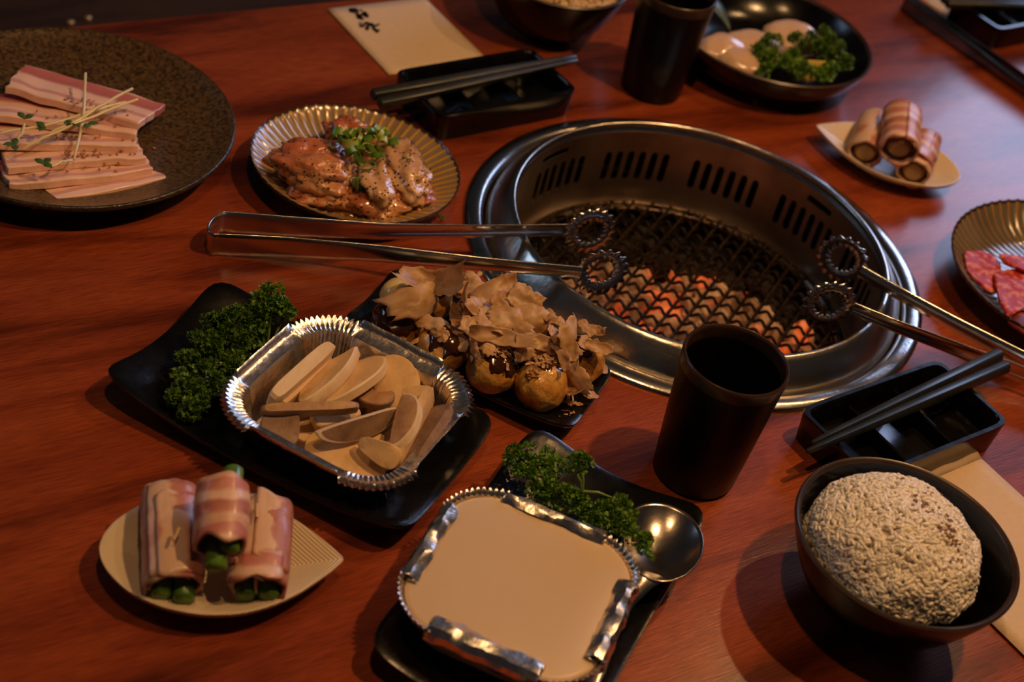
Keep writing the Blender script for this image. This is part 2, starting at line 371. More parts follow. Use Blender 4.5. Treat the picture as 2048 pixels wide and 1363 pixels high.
def tube(pts, rad, n=8, cap=True):
    pts = [Vector(p) for p in pts]; rings = []
    if not hasattr(rad, '__len__'): rad = [rad] * len(pts)
    up = Vector((0, 0, 1))
    for i, p in enumerate(pts):
        d = (pts[min(i + 1, len(pts) - 1)] - pts[max(i - 1, 0)]).normalized()
        a = d.cross(up)
        if a.length < 1e-4: a = d.cross(Vector((1, 0, 0)))
        a.normalize(); b = a.cross(d).normalized()
        rings.append([p + rad[i] * (cos(2 * pi * k / n) * a + sin(2 * pi * k / n) * b) for k in range(n)])
    return loops(rings, cap, cap)


def box(x0, x1, y0, y1, z0, z1):
    v = [(x, y, z) for z in (z0, z1) for y in (y0, y1) for x in (x0, x1)]
    return v, [(0, 2, 3, 1), (4, 5, 7, 6), (0, 1, 5, 4), (2, 6, 7, 3), (0, 4, 6, 2), (1, 3, 7, 5)]


def superrect(w, d, n=96, e=7.0):
    out = []
    for i in range(n):
        t = 2 * pi * i / n
        # even spacing round the outline
        c, s_ = cos(t), sin(t)
        k = (abs(c / (w / 2)) ** e + abs(s_ / (d / 2)) ** e) ** (-1 / e)
        out.append((k * c, k * s_))
    return out


def frame(p0, p1, roll=0.0, up=(0, 0, 1)):
    """matrix at the midpoint: x along p0->p1, z towards up, rolled about x"""
    p0 = Vector(p0); p1 = Vector(p1); x = (p1 - p0).normalized(); z = Vector(up)
    y = z.cross(x).normalized(); z = x.cross(y)
    m = Matrix((x, y, z)).transposed().to_4x4()
    m.translation = (p0 + p1) / 2
    return m @ Matrix.Rotation(roll, 4, 'X')


def smooth01(x):
    x = max(0.0, min(1.0, x)); return x * x * (3 - 2 * x)


def nz3(p, s, seed=0.0):
    return noise.noise(Vector((p[0] * s + seed, p[1] * s - seed * 1.7, p[2] * s + seed * 0.6)))


def copy_thing(o, M4=None):
    c = o.copy(); C.objects.link(c)
    if M4 is not None: c.matrix_world = M4
    for ch in o.children:
        k = ch.copy(); C.objects.link(k); k.parent = c
        for g in ch.children:
            q = g.copy(); C.objects.link(q); q.parent = k
    return c


_blob = {}


def blob(seed, n=3, amp=0.12, fr=1.6):
    """unit lump"""
    bm = bmesh.new(); bmesh.ops.create_icosphere(bm, subdivisions=n, radius=1.0)
    for v in bm.verts:
        p = v.co.copy(); v.co = p * (1 + amp * noise.fractal(p * fr + Vector((seed * 3.1, seed * 1.3, seed)), 0.8, 2.0, 3))
    vs = [tuple(v.co) for v in bm.verts]; fs = [tuple(v.index for v in f.verts) for f in bm.faces]
    bm.free(); return vs, fs

# ------------------------------------------------------------------ measured places on the table (metres)
PORK = [[(-0.4081, 0.9352, 0.034), (-0.3061, 0.9354, 0.032)], [(-0.4087, 0.9012, 0.03), (-0.3052, 0.9271, 0.028)], [(-0.3956, 0.8731, 0.026), (-0.3002, 0.9179, 0.025)], [(-0.3731, 0.8564, 0.022), (-0.2921, 0.9126, 0.0215)], [(-0.3643, 0.8408, 0.0185), (-0.2821, 0.903, 0.0178)], [(-0.3443, 0.8324, 0.0145), (-0.2709, 0.9005, 0.014)]]
SPROUT_STEMS = [[(-0.3572, 0.96, 0.046), (-0.3424, 0.9193, 0.042), (-0.3386, 0.9049, 0.036), (-0.3331, 0.8775, 0.027)], [(-0.3217, 0.9622, 0.042), (-0.335, 0.9248, 0.042), (-0.3427, 0.9075, 0.04), (-0.3569, 0.8907, 0.034)], [(-0.3138, 0.9515, 0.041), (-0.3407, 0.9069, 0.039), (-0.3587, 0.885, 0.034), (-0.3685, 0.8724, 0.028)], [(-0.3203, 0.9455, 0.04), (-0.3371, 0.9238, 0.04), (-0.3588, 0.8994, 0.037), (-0.3864, 0.8757, 0.034)], [(-0.3737, 0.8759, 0.033), (-0.3725, 0.8811, 0.035), (-0.3739, 0.8882, 0.039)], [(-0.3338, 0.8772, 0.026), (-0.3387, 0.8684, 0.029), (-0.343, 0.8609, 0.029)]]
SPROUT_LEAVES = [(-0.3741, 0.8888, 0.04), (-0.3727, 0.8686, 0.03), (-0.361, 0.8935, 0.034), (-0.3443, 0.9053, 0.036), (-0.3354, 0.9099, 0.035), (-0.3469, 0.8574, 0.029)]
CHICKEN = [((-0.2046, 0.9625, 0.022), (-0.1621, 0.9788, 0.022), 0.03, 0.02), ((-0.1754, 1.0075, 0.022), (-0.1446, 1.0181, 0.022), 0.026, 0.02), ((-0.1956, 0.9347, 0.03), (-0.1495, 0.935, 0.03), 0.03, 0.02), ((-0.1818, 0.9264, 0.018), (-0.143, 0.9358, 0.018), 0.028, 0.016), ((-0.1361, 0.9742, 0.026), (-0.1214, 0.9339, 0.026), 0.024, 0.018), ((-0.152, 0.976, 0.02), (-0.1417, 0.945, 0.02), 0.018, 0.016), ((-0.1226, 0.9983, 0.026), (-0.0969, 0.9526, 0.026), 0.032, 0.018), ((-0.1404, 0.9319, 0.016), (-0.1001, 0.957, 0.016), 0.026, 0.016), ((-0.0962, 0.9799, 0.014), (-0.0899, 0.9532, 0.014), 0.018, 0.012), ((-0.1292, 0.9353, 0.012), (-0.1091, 0.9367, 0.012), 0.02, 0.01)]
SCALLION = [(-0.1665, 0.9735, 0.036), (-0.1602, 0.9742, 0.036), (-0.1554, 0.9704, 0.036), (-0.1539, 0.9774, 0.036), (-0.1497, 0.9708, 0.036), (-0.1527, 0.9596, 0.036), (-0.1464, 0.9602, 0.036), (-0.1451, 0.9868, 0.036), (-0.1432, 0.9953, 0.036), (-0.1394, 0.9985, 0.036), (-0.1336, 0.9851, 0.036), (-0.133, 0.9967, 0.036), (-0.127, 0.9934, 0.036), (-0.1368, 0.9711, 0.036), (-0.1327, 0.9646, 0.036), (-0.1422, 0.9746, 0.036), (-0.1362, 0.9513, 0.038), (-0.1117, 0.9731, 0.038), (-0.1414, 0.9405, 0.026), (-0.1384, 0.9384, 0.026)]
SCALLION_TABLE = (-0.076, 0.959, 0.002)
BALLS = [(-0.075, 0.8028, 0.026), (-0.0435, 0.784, 0.026), (-0.0079, 0.7767, 0.026), (0.0256, 0.7736, 0.026), (-0.0624, 0.829, 0.026), (-0.0265, 0.826, 0.026), (0.01, 0.8188, 0.026), (0.0471, 0.8087, 0.026)]
FLAKES = [((-0.0629, 0.7966, 0.052), 0.05, 0.026, 20), ((-0.0582, 0.8172, 0.05), 0.05, 0.02, -12), ((-0.0525, 0.7851, 0.044), 0.034, 0.014, -30), ((-0.0273, 0.7776, 0.038), 0.028, 0.016, -60), ((-0.0393, 0.7791, 0.04), 0.03, 0.012, -40), ((-0.0365, 0.7981, 0.056), 0.022, 0.026, 80), ((-0.0267, 0.7987, 0.054), 0.03, 0.02, 30), ((-0.0159, 0.8214, 0.056), 0.038, 0.02, 35), ((-0.0307, 0.8245, 0.05), 0.034, 0.016, -10), ((-0.0074, 0.8108, 0.056), 0.034, 0.018, 10), ((0.0017, 0.8142, 0.06), 0.026, 0.02, -30), ((-0.0157, 0.7921, 0.052), 0.026, 0.024, 60), ((-0.0038, 0.7952, 0.056), 0.034, 0.02, -5), ((0.0085, 0.8005, 0.056), 0.03, 0.026, -20), ((-0.0113, 0.7799, 0.05), 0.05, 0.012, -8), ((0.002, 0.79, 0.05), 0.022, 0.022, -50), ((0.0197, 0.7854, 0.05), 0.028, 0.012, -14), ((0.0386, 0.795, 0.056), 0.03, 0.022, 55), ((0.0356, 0.7861, 0.05), 0.026, 0.014, -45), ((0.0351, 0.7795, 0.048), 0.03, 0.008, -75), ((0.0452, 0.7804, 0.036), 0.034, 0.014, -65), ((0.0493, 0.781, 0.022), 0.028, 0.016, -55), ((0.0598, 0.7849, 0.016), 0.018, 0.01, 75), ((0.0622, 0.8089, 0.018), 0.02, 0.008, 30), ((0.0262, 0.7594, 0.012), 0.018, 0.005, -20), ((0.0431, 0.7598, 0.012), 0.014, 0.004, -10), ((-0.0734, 0.7942, 0.014), 0.02, 0.006, -40), ((-0.0554, 0.7833, 0.03), 0.034, 0.003, 35), ((0.024, 0.8009, 0.05), 0.012, 0.008, 40), ((0.0188, 0.8093, 0.055), 0.016, 0.01, -70), ((-0.0149, 0.7729, 0.046), 0.018, 0.012, -60), ((0.0107, 0.7737, 0.048), 0.016, 0.01, 20), ((-0.072, 0.7808, 0.048), 0.014, 0.01, 70), ((-0.025, 0.7831, 0.05), 0.024, 0.014, -20), ((-0.0465, 0.7876, 0.05), 0.02, 0.012, 80), ((-0.0439, 0.8246, 0.048), 0.03, 0.012, -14)]
FLAKE_TABLE = (-0.0361, 0.9002, 0.001)
SHREDS = [(0.0241, 0.7756, 0.045), (0.0195, 0.7752, 0.045), (0.0301, 0.7796, 0.045), (0.017, 0.7668, 0.045), (0.0105, 0.767, 0.045), (-0.0022, 0.7765, 0.045), (-0.0068, 0.776, 0.045), (0.0388, 0.7767, 0.012), (0.0517, 0.7804, 0.012), (0.047, 0.7728, 0.012), (0.0125, 0.7606, 0.045), (0.0246, 0.7847, 0.045), (0.0176, 0.7818, 0.045), (0.0023, 0.7829, 0.045)]
MAYO = (-0.0819, 0.8241, 0.026)
MUSH = {'m1': [(-0.132, 0.6872, 0.03), (-0.1111, 0.7387, 0.036)], 'm2': [(-0.1266, 0.6899, 0.024), (-0.1107, 0.7367, 0.028)], 'm3': [(-0.1137, 0.6947, 0.028), (-0.0948, 0.7451, 0.034)], 'm4': [(-0.1042, 0.7031, 0.024), (-0.0778, 0.7454, 0.032)], 'm5': [(-0.0706, 0.7474, 0.03), (-0.0583, 0.7238, 0.022)], 'm6': [(-0.1346, 0.6711, 0.034), (-0.0817, 0.6953, 0.034)], 'm7': [(-0.1323, 0.6655, 0.027), (-0.112, 0.6714, 0.027)], 'm8': [(-0.0968, 0.6644, 0.036), (-0.0583, 0.7014, 0.036)], 'm9': [(-0.1036, 0.6597, 0.024), (-0.0511, 0.66, 0.024)], 'm10': [(-0.0559, 0.713, 0.036), (-0.0533, 0.6685, 0.034)], 'm11': [(-0.0414, 0.7278, 0.032), (-0.0479, 0.6658, 0.03)], 'm12': [(-0.032, 0.7187, 0.03), (-0.0438, 0.6657, 0.026)], 'm13': [(-0.0729, 0.7311, 0.022), (-0.0768, 0.7142, 0.022)], 'm14': [(-0.1044, 0.6862, 0.022), (-0.0832, 0.7052, 0.022)], 'm15': [(-0.0605, 0.6993, 0.022), (-0.0598, 0.6809, 0.022)], 'm16': [(-0.0507, 0.7342, 0.028), (-0.0479, 0.7192, 0.022)], 'm17': [(-0.0729, 0.669, 0.032), (-0.0486, 0.6614, 0.032)]}
PARS1 = [((-0.1552, 0.7601, 0.045), 0.0117), ((-0.1623, 0.759, 0.036), 0.0097), ((-0.1453, 0.7622, 0.04), 0.0076), ((-0.1654, 0.7491, 0.03), 0.009), ((-0.1746, 0.7454, 0.034), 0.0103), ((-0.1814, 0.7369, 0.03), 0.0097), ((-0.1908, 0.7408, 0.028), 0.0076), ((-0.1665, 0.7324, 0.026), 0.0097), ((-0.1796, 0.7217, 0.026), 0.0103), ((-0.1917, 0.7243, 0.024), 0.0083), ((-0.1677, 0.7162, 0.022), 0.0097), ((-0.1836, 0.7047, 0.024), 0.0103), ((-0.1949, 0.71, 0.022), 0.0076), ((-0.172, 0.6943, 0.022), 0.009), ((-0.1819, 0.6855, 0.022), 0.009), ((-0.1924, 0.6934, 0.02), 0.0062), ((-0.1782, 0.6701, 0.02), 0.0076), ((-0.1749, 0.6786, 0.022), 0.0069), ((-0.1893, 0.6751, 0.02), 0.0062), ((-0.1601, 0.7507, 0.022), 0.0069)]
PARS2 = [((0.023, 0.6933, 0.03), 0.0097), ((0.0283, 0.6857, 0.026), 0.0083), ((0.0372, 0.6941, 0.03), 0.009), ((0.0445, 0.6926, 0.034), 0.0069), ((0.0562, 0.6894, 0.04), 0.0069), ((0.0598, 0.6902, 0.044), 0.0048), ((0.0415, 0.6817, 0.026), 0.009), ((0.049, 0.6733, 0.026), 0.009), ((0.0386, 0.6757, 0.022), 0.0062), ((0.0587, 0.6745, 0.024), 0.0083), ((0.0685, 0.6715, 0.024), 0.0076), ((0.0783, 0.6686, 0.024), 0.0083), ((0.087, 0.6746, 0.03), 0.0069), ((0.086, 0.6651, 0.026), 0.0083), ((0.0945, 0.6684, 0.028), 0.0055), ((0.0969, 0.6545, 0.03), 0.0069), ((0.1045, 0.6451, 0.034), 0.0062), ((0.1065, 0.6396, 0.034), 0.0041), ((0.0733, 0.6663, 0.02), 0.0069)]
PARS3 = [((0.1617, 1.3023, 0.044), 0.009), ((0.1489, 1.2791, 0.042), 0.009), ((0.1602, 1.2717, 0.044), 0.0097), ((0.1743, 1.2678, 0.044), 0.0097), ((0.1883, 1.2639, 0.044), 0.0097), ((0.2046, 1.2689, 0.044), 0.009), ((0.2162, 1.2811, 0.044), 0.0083), ((0.1827, 1.2863, 0.046), 0.0069), ((0.1573, 1.2564, 0.04), 0.0076)]
PARS4 = [((0.1952, 1.3176, 0.05), 0.009), ((0.2095, 1.3175, 0.05), 0.0097), ((0.2228, 1.3154, 0.046), 0.0097), ((0.2305, 1.3035, 0.044), 0.0076), ((0.2081, 1.3295, 0.054), 0.0076), ((0.181, 1.3097, 0.05), 0.0069), ((0.2054, 1.307, 0.048), 0.0083)]
PARS2_STEM = [[(0.0665, 0.6812, 0.018), (0.0644, 0.6765, 0.032)], [(0.0644, 0.6765, 0.032), (0.0589, 0.6805, 0.04)], [(0.0644, 0.6765, 0.032), (0.0614, 0.6816, 0.042)], [(0.0644, 0.6765, 0.032), (0.0477, 0.6797, 0.028)], [(0.0644, 0.6765, 0.032), (0.0833, 0.6798, 0.03)]]
SCALLOPS = [((0.1166, 1.2887, 0.04), 0.026, 10), ((0.1372, 1.2724, 0.04), 0.026, -25), ((0.146, 1.3113, 0.04), 0.03, -20), ((0.1836, 1.3492, 0.04), 0.032, -15)]
LEMON = (0.1952, 1.2796, 0.048)
BAMBOO = [(0.1199, 1.3471, 0.028), (0.0994, 1.346, 0.045)]
ROLLS1 = [[(-0.1635, 0.59, 0.026), (-0.1441, 0.5384, 0.022)], [(-0.1322, 0.5823, 0.054), (-0.1234, 0.5512, 0.046)], [(-0.1108, 0.5992, 0.026), (-0.1001, 0.5519, 0.022)]]
ASP1 = [[(-0.1306, 0.5781, 0.05), (-0.1304, 0.591, 0.054)], [(-0.1239, 0.5609, 0.046), (-0.1174, 0.5481, 0.046)], [(-0.1262, 0.5601, 0.042), (-0.1221, 0.5433, 0.034)], [(-0.1523, 0.5543, 0.022), (-0.1485, 0.537, 0.016)], [(-0.1495, 0.559, 0.018), (-0.1376, 0.5382, 0.014)], [(-0.1643, 0.5613, 0.014), (-0.1752, 0.5804, 0.014)], [(-0.1099, 0.575, 0.016), (-0.1044, 0.5477, 0.012)], [(-0.1031, 0.5756, 0.018), (-0.0936, 0.5527, 0.014)], [(-0.107, 0.5864, 0.026), (-0.1081, 0.6044, 0.03)], [(-0.1136, 0.584, 0.026), (-0.1206, 0.6018, 0.028)]]
PICKS1 = [[(-0.1479, 0.5561, 0.044), (-0.1482, 0.5483, 0.042)], [(-0.152, 0.532, 0.03), (-0.154, 0.5286, 0.022)], [(-0.1141, 0.589, 0.042), (-0.1114, 0.5792, 0.042)], [(-0.1148, 0.5546, 0.034), (-0.1133, 0.5512, 0.026)], [(-0.1012, 0.548, 0.03), (-0.0997, 0.5464, 0.02)]]
ROLLS2 = [[(0.2651, 1.2432, 0.024), (0.2555, 1.1916, 0.022)], [(0.2802, 1.2206, 0.046), (0.2784, 1.183, 0.042)], [(0.3094, 1.231, 0.024), (0.2982, 1.1798, 0.022)]]
PICKS2 = [[(0.2948, 1.2148, 0.045), (0.302, 1.2159, 0.045)], [(0.312, 1.2213, 0.028), (0.3177, 1.2281, 0.032)], [(0.2869, 1.1881, 0.028), (0.2807, 1.1815, 0.026)]]
BEEF = [[(0.3354, 1.0762, 0.022), (0.3499, 1.0835, 0.022), (0.3601, 1.0802, 0.022), (0.3669, 1.071, 0.022), (0.3645, 1.0453, 0.022), (0.3593, 1.0239, 0.022), (0.3492, 1.0249, 0.022), (0.342, 1.0367, 0.022), (0.3369, 1.0505, 0.022)], [(0.3574, 1.0528, 0.028), (0.3825, 1.064, 0.028), (0.3921, 1.0494, 0.028), (0.3889, 1.0208, 0.028), (0.3762, 1.0034, 0.028), (0.3614, 0.986, 0.028), (0.357, 1.0036, 0.028), (0.3559, 1.0266, 0.028)], [(0.3613, 1.0738, 0.03), (0.3795, 1.0763, 0.03), (0.402, 1.0902, 0.03), (0.4034, 1.0657, 0.03), (0.3812, 1.0523, 0.03), (0.3676, 1.0602, 0.03)], [(0.362, 0.9882, 0.024), (0.3787, 1.0117, 0.024), (0.402, 1.0318, 0.024), (0.4022, 0.9989, 0.024), (0.3849, 0.9694, 0.024), (0.375, 0.9759, 0.024)]]
NAPKIN = [(0.294, 0.8125, 0.001), (0.3341, 0.8498, 0.001), (0.3685, 0.8187, 0.001), (0.3945, 0.7928, 0.001), (0.3722, 0.6396, 0.001), (0.3366, 0.6915, 0.001)]
SPOON = [(0.1169, 0.6571, 0.026), (0.118, 0.6914, 0.026), (0.1108, 0.617, 0.026)]
COALS = [(0.0118, 0.9821, 0), (0.0134, 1.0368, 0), (0.0467, 0.9262, 0), (0.0274, 0.9574, 0), (0.0461, 0.9799, 1), (0.0259, 1.0101, 1), (0.0398, 1.0338, 1), (0.0304, 1.0649, 0), (0.0408, 1.0852, 0), (0.0726, 0.9278, 0), (0.0589, 0.9547, 0), (0.0704, 0.9785, 1), (0.055, 1.0067, 1), (0.0737, 1.0315, 1), (0.0597, 1.0615, 1), (0.0739, 1.0894, 0), (0.0869, 0.8981, 0), (0.1032, 0.9261, 0), (0.0927, 0.9562, 1), (0.1075, 0.9817, 1), (0.0855, 1.006, 1), (0.1049, 1.0378, 1), (0.0883, 1.062, 1), (0.1077, 1.0873, 0), (0.0914, 1.1163, 0), (0.1215, 0.902, 0), (0.1324, 0.9291, 0), (0.1171, 0.9572, 1), (0.1338, 0.9844, 1), (0.1183, 1.0079, 1), (0.1385, 1.0385, 1), (0.122, 1.0643, 1), (0.135, 1.0906, 0), (0.1195, 1.119, 0), (0.1537, 0.9008, 0), (0.17, 0.9261, 0), (0.15, 0.9527, 1), (0.1651, 0.9805, 1), (0.1535, 1.0107, 1), (0.168, 1.0369, 1), (0.1552, 1.0629, 1), (0.1636, 1.0896, 0), (0.1476, 1.117, 0), (0.1942, 0.9288, 0), (0.1844, 0.9507, 0), (0.1989, 0.9788, 1), (0.1856, 1.0047, 1), (0.1986, 1.0378, 1), (0.1827, 1.063, 1), (0.2004, 1.0902, 0), (0.2105, 0.9562, 0), (0.2272, 0.9805, 0), (0.2158, 1.0066, 1), (0.232, 1.0347, 1), (0.2169, 1.0638, 0)]
INK = [(-0.2167, 1.2419, -0.2172, 1.2356), (-0.218, 1.2386, -0.2137, 1.2436), (-0.2164, 1.236, -0.2112, 1.2371), (-0.2137, 1.2436, -0.2097, 1.2384), (-0.2155, 1.2396, -0.2119, 1.2397), (-0.2108, 1.2353, -0.2075, 1.2332), (-0.2097, 1.2309, -0.2053, 1.2355), (-0.208, 1.2279, -0.2029, 1.2289), (-0.2084, 1.2435, -0.2078, 1.2421), (-0.2077, 1.2341, -0.2046, 1.2269), (-0.2058, 1.2372, -0.2038, 1.2423), (-0.2045, 1.2359, -0.2007, 1.2371), (-0.2042, 1.2421, -0.2031, 1.2338), (-0.202, 1.2384, -0.2003, 1.2354), (-0.2073, 1.2304, -0.2028, 1.227), (-0.2019, 1.2344, -0.1995, 1.2339), (-0.204, 1.2199, -0.2025, 1.2193), (-0.2019, 1.2138, -0.1993, 1.2182), (-0.2015, 1.216, -0.1994, 1.2167), (-0.2, 1.2207, -0.1974, 1.2232), (-0.1978, 1.2249, -0.1972, 1.2204), (-0.1956, 1.2194, -0.1959, 1.2114), (-0.1957, 1.2125, -0.1943, 1.2123), (-0.1954, 1.2204, -0.1932, 1.2246), (-0.195, 1.2246, -0.1904, 1.2184), (-0.1912, 1.2199, -0.1874, 1.2269), (-0.191, 1.2171, -0.1876, 1.2142), (-0.1888, 1.2135, -0.1848, 1.2158), (-0.188, 1.2159, -0.1856, 1.2114)]
TONGS1 = {'far': [(-0.2209, 0.8746, 0.009), (-0.178, 0.8846, 0.012), (-0.1106, 0.9001, 0.018), (-0.0509, 0.9191, 0.024), (0.0158, 0.9433, 0.03)], 'near': [(-0.217, 0.8475, 0.009), (-0.1712, 0.8609, 0.012), (-0.1046, 0.8741, 0.018), (-0.0394, 0.8832, 0.024), (0.0275, 0.8936, 0.03)], 'loop': (-0.2261, 0.8542, 0.009), 'rf': (0.0346, 0.9523, 0.03), 'rn': (0.0501, 0.9025, 0.03)}
TONGS2 = {'far': [(0.2443, 0.9884, 0.032), (0.2753, 0.9752, 0.03), (0.3162, 0.9654, 0.024), (0.3754, 0.9512, 0.017)], 'near': [(0.2358, 0.9387, 0.032), (0.2661, 0.9332, 0.03), (0.3141, 0.9335, 0.024), (0.3735, 0.9323, 0.017)], 'rf': (0.2282, 0.9939, 0.034), 'rn': (0.2171, 0.9343, 0.034)}

# ------------------------------------------------------------------ setting: floor, bench, table
FLOOR_Z = -0.72
EDGE = radians(40.2)
mk('floor', *box(-3, 3, -2, 4.5, FLOOR_Z - 0.05, FLOOR_Z), 'floor', smooth=False)['kind'] = 'structure'
tag(bpy.data.objects['floor'], 'dark brown wooden floor beyond the table edge', 'floor')

e_, n_ = Vector((cos(EDGE), sin(EDGE), 0)), Vector((sin(EDGE), -cos(EDGE), 0))
P0 = Vector((-0.466, 1.058, 0))
t = P0 + 0.5 * e_ + 0.625 * n_
table = thing('dining_table', 'large reddish brown wooden table with a round grill set into it', 'table', (t.x, t.y, FLOOR_Z), EDGE)
GX, GY = 0.1204, 1.0077
g = Vector((GX, GY, 0)) - t
gl = (g.dot(e_), -g.dot(n_))            # grill centre in table space (y axis is -n_)
hx, hy, th = 1.2, 0.625, 0.036
N = 96
ring_in, ring_out = [], []
for i in range(N):
    a = 2 * pi * i / N
    ring_in.append((gl[0] + 0.172 * cos(a), gl[1] + 0.172 * sin(a)))
    d = (cos(a), sin(a)); ks = []
    for c, o, h in ((d[0], gl[0], hx), (d[1], gl[1], hy)):
        if abs(c) > 1e-6: ks.append(((h if c > 0 else -h) - o) / c)
    k = min(x for x in ks if x > 0); ring_out.append([gl[0] + k * d[0], gl[1] + k * d[1]])
for sx in (-1, 1):                       # snap the nearest samples to the corners
    for sy in (-1, 1):
        j = min(range(N), key=lambda q: (ring_out[q][0] - sx * hx) ** 2 + (ring_out[q][1] - sy * hy) ** 2)
        ring_out[j] = [sx * hx, sy * hy]
Zt = -FLOOR_Z
sh = lambda ring, s, z: [(x, y, z) for x, y in ring]
def inset(ring, q, z):
    return [(max(-hx + q, min(hx - q, x)), max(-hy + q, min(hy - q, y)), z) for x, y in ring]
v, f = loops([sh(ring_in, 1, Zt - th), sh(ring_in, 1, Zt), inset(ring_out, 0.004, Zt), inset(ring_out, 0.001, Zt - 0.0015), inset(ring_out, 0, Zt - 0.005), inset(ring_out, 0, Zt - th), sh(ring_in, 1, Zt - th)])
mk('tabletop', v, f, 'table', table, smooth=True, angle=50)
for sx in (-1, 1):
    for sy in (-1, 1):
        mk('leg', *box(sx * (hx - 0.1) - 0.04, sx * (hx - 0.1) + 0.04, sy * (hy - 0.1) - 0.04, sy * (hy - 0.1) + 0.04, 0, Zt - th), 'table', table, smooth=False)

b0 = P0 + 0.3 * e_ - 0.62 * n_
bench = thing('wooden_bench', 'dark brown wooden bench beyond the table edge', 'bench', (b0.x, b0.y, FLOOR_Z), EDGE)
mk('seat_board', *box(-1.1, 1.1, -0.52, 0.52, 0.40, 0.44), 'floor', bench, smooth=False)
for sx in (-1, 1):
    mk('leg', *box(sx * 1.0 - 0.03, sx * 1.0 + 0.03, -0.45, 0.45, 0, 0.40), 'floor', bench, smooth=False)
for wx, wy in ((-0.598, 1.5537), (-0.5843, 1.5735)):  # added brass dots that stand in for two out-of-focus highlights
    q = Vector((wx, wy, 0)) - b0
    x, y = q.dot(e_), -q.dot(n_)
    vv, ff = lathe([(0.0001, 0.444), (0.0025, 0.4436), (0.004, 0.442), (0.0045, 0.44)], 14)
    tag(mk('highlight_dot', [(p[0] + x, p[1] + y, p[2]) for p in vv], ff, 'brass', bench), 'small round brass dot standing in for a blurred highlight')

# ------------------------------------------------------------------ grill set in the table
grill = thing('table_grill', 'round stainless steel charcoal grill sunk into the table', 'grill', (GX, GY, 0))
mk('flange', *lathe([(0.1690, -0.004), (0.1695, 0.0012), (0.1705, 0.0030), (0.1730, 0.0042), (0.1790, 0.0042), (0.1835, 0.0030), (0.1850, 0.0008), (0.1850, 0.0001), (0.172, 0.0001)], 128), 'steel', grill)
mk('raised_ring', *lathe([(0.1690, -0.006), (0.1672, -0.0035), (0.1665, 0.001), (0.1640, 0.0060), (0.1585, 0.0125), (0.1535, 0.0190), (0.1510, 0.0213), (0.1490, 0.0219), (0.1476, 0.0212), (0.1470, 0.0195), (0.1478, 0.0175), (0.1500, 0.0150), (0.1485, 0.0118)], 128), 'steel_ring', grill)
RW = 0.1475
WB, WT = -0.060, 0.0125
wall = MB()
cyl = lambda a, z: (RW * cos(radians(a)), RW * sin(radians(a)), z)


def quad_band(a0, a1, z0, z1):
    k = max(1, int(round((a1 - a0) / 3.0)))
    for i in range(k):
        p, q = a0 + (a1 - a0) * i / k, a0 + (a1 - a0) * (i + 1) / k
        wall.add([cyl(p, z0), cyl(q, z0), cyl(q, z1), cyl(p, z1)], [(3, 2, 1, 0)])


def hole_cell(a0, a1, z0, z1, h0, h1, k0, k1, rad):
    """rectangle a0..a1 x z0..z1 (deg, m) with a rounded slot h0..h1 x k0..k1"""
    n = 8; s = radians(1) * RW
    outer = [(a0 + (a1 - a0) * i / n, z0) for i in range(n)] + [(a1, z0 + (z1 - z0) * i / n) for i in range(n)] + [(a1 - (a1 - a0) * i / n, z1) for i in range(n)] + [(a0, z1 - (z1 - z0) * i / n) for i in range(n)]
    inner = []
    wm = (h1 - h0) * s
    for side in range(4):
        for i in range(n):
            u = i / n
            x, y = [(u, 0), (1, u), (1 - u, 1), (0, 1 - u)][side]
            px, py = x * wm, y * (k1 - k0)
            cx = min(max(px, rad), wm - rad); cy = min(max(py, rad), (k1 - k0) - rad)
            dx, dy = px - cx, py - cy; dl = math.hypot(dx, dy)
            if dl > 1e-9: px, py = cx + dx / dl * rad, cy + dy / dl * rad
            inner.append((h0 + px / s, k0 + py))
    vv, ff = loops([[cyl(*p) for p in outer], [cyl(*p) for p in inner]])
    wall.add(vv, [tuple(reversed(x)) for x in ff])
    rim = [cyl(*p) for p in inner]; k_ = (RW + 0.0014) / RW
    vv, ff = loops([[(x * 1.0025, y * 1.0025, z) for x, y, z in rim], [(x * k_, y * k_, z) for x, y, z in rim]])
    wall.add(vv, ff)


groups = [144.2 - 31.4 * i for i in range(11)]
pitch = 4.15
spans = sorted(((c - 3 * pitch, c + 3 * pitch, c) for c in groups), key=lambda s: s[0])
Z0, Z1, Z2 = -0.041, -0.0035, 0.0105
bars = {0: (141.8, 154.6), 3: (41.8, 52.4)}
for gi, c in enumerate(groups):
    for k in range(6):
        s = c - 3 * pitch + k * pitch
        hole_cell(s, s + pitch, Z0, Z1, s + pitch / 2 - 1.18, s + pitch / 2 + 1.18, -0.0366, -0.0076, 0.00285)
    a0, a1 = c - 3 * pitch, c + 3 * pitch
    if gi in bars:
        b0_, b1_ = bars[gi]; b0_ = max(b0_, a0 + 0.8); b1_ = min(b1_, a1 - 0.8)
        hole_cell(a0, a1, Z1, Z2, b0_, b1_, 0.0005, 0.0062, 0.0006)
    else:
        quad_band(a0, a1, Z1, Z2)
    quad_band(a0, a1, Z2, WT); quad_band(a0, a1, WB, Z0)
for i, s in enumerate(spans):
    nx = spans[(i + 1) % len(spans)][0] + (360 if i == len(spans) - 1 else 0)
    quad_band(s[1], nx, WB, WT)
wo = wall.obj('inner_wall', 'steel_in', grill, angle=0)
wo.data.normals_split_custom_set_from_vertices([(-v.co.x / RW, -v.co.y / RW, 0.0) if abs(math.hypot(v.co.x, v.co.y) - RW) < 3e-4 else (0.0, 0.0, 0.0) for v in wo.data.vertices])
mk('housing', *lathe([(0.1655, -0.005), (0.1655, -0.125), (0.05, -0.125), (0.0005, -0.125)], 64), 'void', grill)
